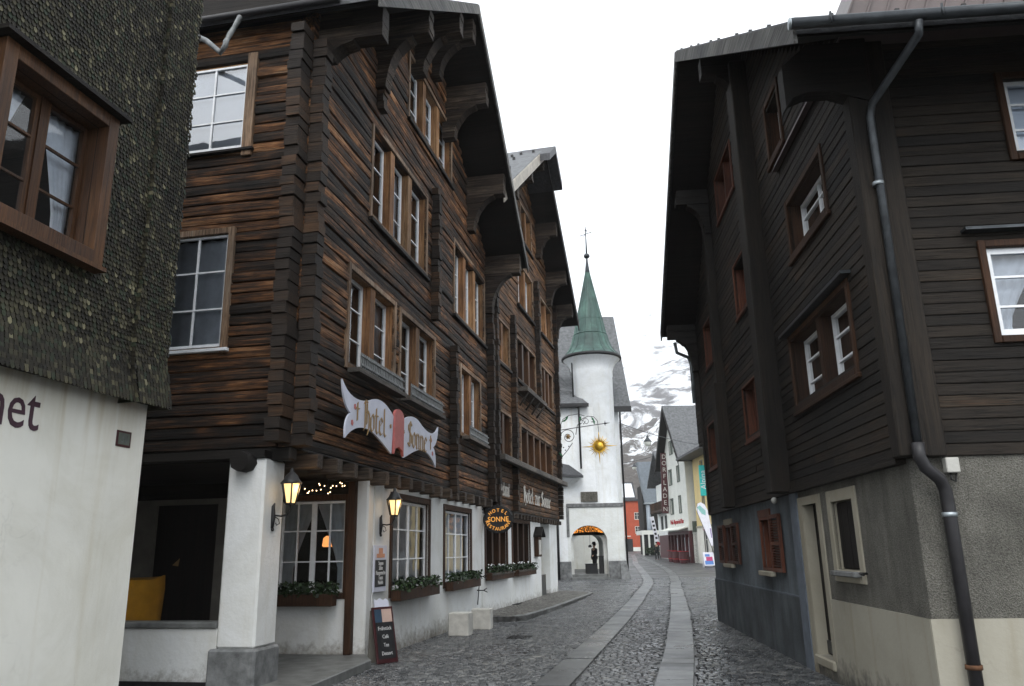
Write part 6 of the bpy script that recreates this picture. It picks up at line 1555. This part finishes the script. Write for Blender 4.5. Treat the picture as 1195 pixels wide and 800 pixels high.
# ================================================================== MOUNTAINS
from mathutils import noise as mn_
def hill(name, d0, d1, nd, az0, az1, na, fn, mat):
    mb = MB()
    for i in range(nd+1):
        d = d0*(d1/d0)**(i/nd)
        for j in range(na+1):
            az = R(az0+(az1-az0)*j/na); x, y = d*math.sin(az), d*math.cos(az)
            mb.P(x, y, fn(d, az, x, y))
    for i in range(nd):
        for j in range(na):
            a = i*(na+1)+j; mb.f.append([a, a+1, a+na+2, a+na+1]); mb.sm.add(len(mb.f)-1)
    o = mb.build(name, mat, None, recalc=False); tag(o, kind='structure'); return o
def fnear(d, az, x, y):
    t = (d-230)/430.0
    top = 92+110*(math.degrees(az)-7.5)*0.03
    h = 2+top*(t if t < 1 else 1-(t-1)*0.4)**1.1 if t > 0 else 2+t*20
    v = Vector((x*0.012, y*0.012, 0)); n = mn_.fractal(v, 1.0, 2.1, 6)
    n2 = mn_.ridged_multi_fractal(Vector((x*0.035, y*0.035, 7)), 1.0, 2.2, 5, 1.0, 2.0)
    return h+(n*13+(n2-1.0)*7)*min(1, max(0, t)*1.6)
def ffar(d, az, x, y):
    t = (d-800)/1700.0
    h = 20+1150*max(0, t)**0.95
    v = Vector((x*0.0028, y*0.0028, 3)); n = mn_.ridged_multi_fractal(v, 1.0, 2.1, 7, 1.0, 2.0)
    return h+(n-1.0)*85*min(1, max(0.15, t*2.5))
M['hillm'] = mountain_mat('rocky_brown_slope', 0, 150, (0.13, 0.13, 0.14), (0.115, 0.088, 0.058), 0.10, 0.24, 0.055)
M['peakm'] = mountain_mat('snowy_rock_face', 60, 700, (0.11, 0.11, 0.125), (0.12, 0.11, 0.10), 0.020, 0.30, 0.225)
hill('valley_hill', 190, 900, 130, -30, 45, 300, fnear, 'hillm')
hill('snowy_mountain', 820, 2000, 90, -40, 60, 260, ffar, 'peakm')

# the misty valley air that whitens the mountain
hz = MB().box(-1750, 1800, -320, 2060, -8, 980).build('haze', None, None); tag(hz, kind='stuff')
hm = bpy.data.materials.new('valley_air'); hm.use_nodes = True; th_ = NT(hm.node_tree); th_.n.clear()
pv = th_.add('ShaderNodeVolumePrincipled'); pv.inputs['Color'].default_value = (0.985, 0.99, 1.0, 1); pv.inputs['Density'].default_value = 0.00028; pv.inputs['Anisotropy'].default_value = 0.0
oh = th_.add('ShaderNodeOutputMaterial'); th_.link(pv.outputs[0], oh.inputs['Volume']); hz.data.materials.append(hm)

# ================================================================== LIGHT, SKY, CAMERA
SUN_EL, SUN_AZ = 48.0, 185.0      # overcast: a broad soft sun high behind the viewer
w = bpy.data.worlds.new('World'); sc.world = w; w.use_nodes = True
t = NT(w.node_tree); t.n.clear()
sky = t.add('ShaderNodeTexSky'); sky.sky_type = 'NISHITA'; sky.sun_disc = False
sky.sun_elevation = R(SUN_EL); sky.sun_rotation = R(SUN_AZ); sky.air_density = 1.0; sky.dust_density = 4.0; sky.ozone_density = 1.0; sky.altitude = 1400
hs = t.add('ShaderNodeHueSaturation'); hs.inputs['Saturation'].default_value = 0.28; t.link(sky.outputs[0], hs.inputs['Color'])
tcw = t.add('ShaderNodeTexCoord')
cl = ramp(t, noise(t, tcw.outputs['Generated'], 2.2, 4, 0.55), [(0.3, (6.3, 6.75, 7.2)), (0.7, (7.3, 7.6, 7.9))])   # closed cloud deck
sk = mixc(t, 0.8, hs.outputs[0], cl)
bgn = t.add('ShaderNodeBackground'); bgn.inputs['Strength'].default_value = 0.15; t.link(sk, bgn.inputs[0])
ow = t.add('ShaderNodeOutputWorld'); t.link(bgn.outputs[0], ow.inputs[0])
l = bpy.data.lights.new('sun', 'SUN'); l.energy = 0.9; l.angle = R(35); l.color = (1.0, 0.97, 0.93)
lo = bpy.data.objects.new('sun', l); COL.objects.link(lo)
az = R(SUN_AZ); el = R(SUN_EL)
dirv = Vector((math.sin(az)*math.cos(el), math.cos(az)*math.cos(el), math.sin(el)))
lo.rotation_euler = dirv.to_track_quat('Z', 'Y').to_euler(); lo.location = (0, -5, 30)

cam = bpy.data.cameras.new('camera'); cam.sensor_fit = 'HORIZONTAL'; cam.sensor_width = 36.0; cam.lens = 911/1195*36.0
cam.clip_start = 0.1; cam.clip_end = 6000
co = bpy.data.objects.new('camera', cam); COL.objects.link(co)
p, r = R(14.9), R(1.04)
fw = Vector((0, math.cos(p), math.sin(p))); rt = Vector((1, 0, 0)); up = rt.cross(fw)
Rv = rt*math.cos(r)-up*math.sin(r); Uv = rt*math.sin(r)+up*math.cos(r)
m = Matrix((Rv, Uv, -fw)).transposed().to_4x4(); m.translation = (0, 0, 1.65); co.matrix_world = m
sc.camera = co
sc.view_settings.view_transform = 'Standard'; sc.view_settings.look = 'None'; sc.view_settings.gamma = 1.0; sc.view_settings.use_curve_mapping = False
sc.view_settings.exposure = 0.9
sc.cycles.max_bounces = 10; sc.cycles.volume_bounces = 4; sc.cycles.transparent_max_bounces = 8; sc.cycles.caustics_reflective = False; sc.cycles.caustics_refractive = False
sc.cycles.use_denoising = True; sc.cycles.sample_clamp_indirect = 4.0
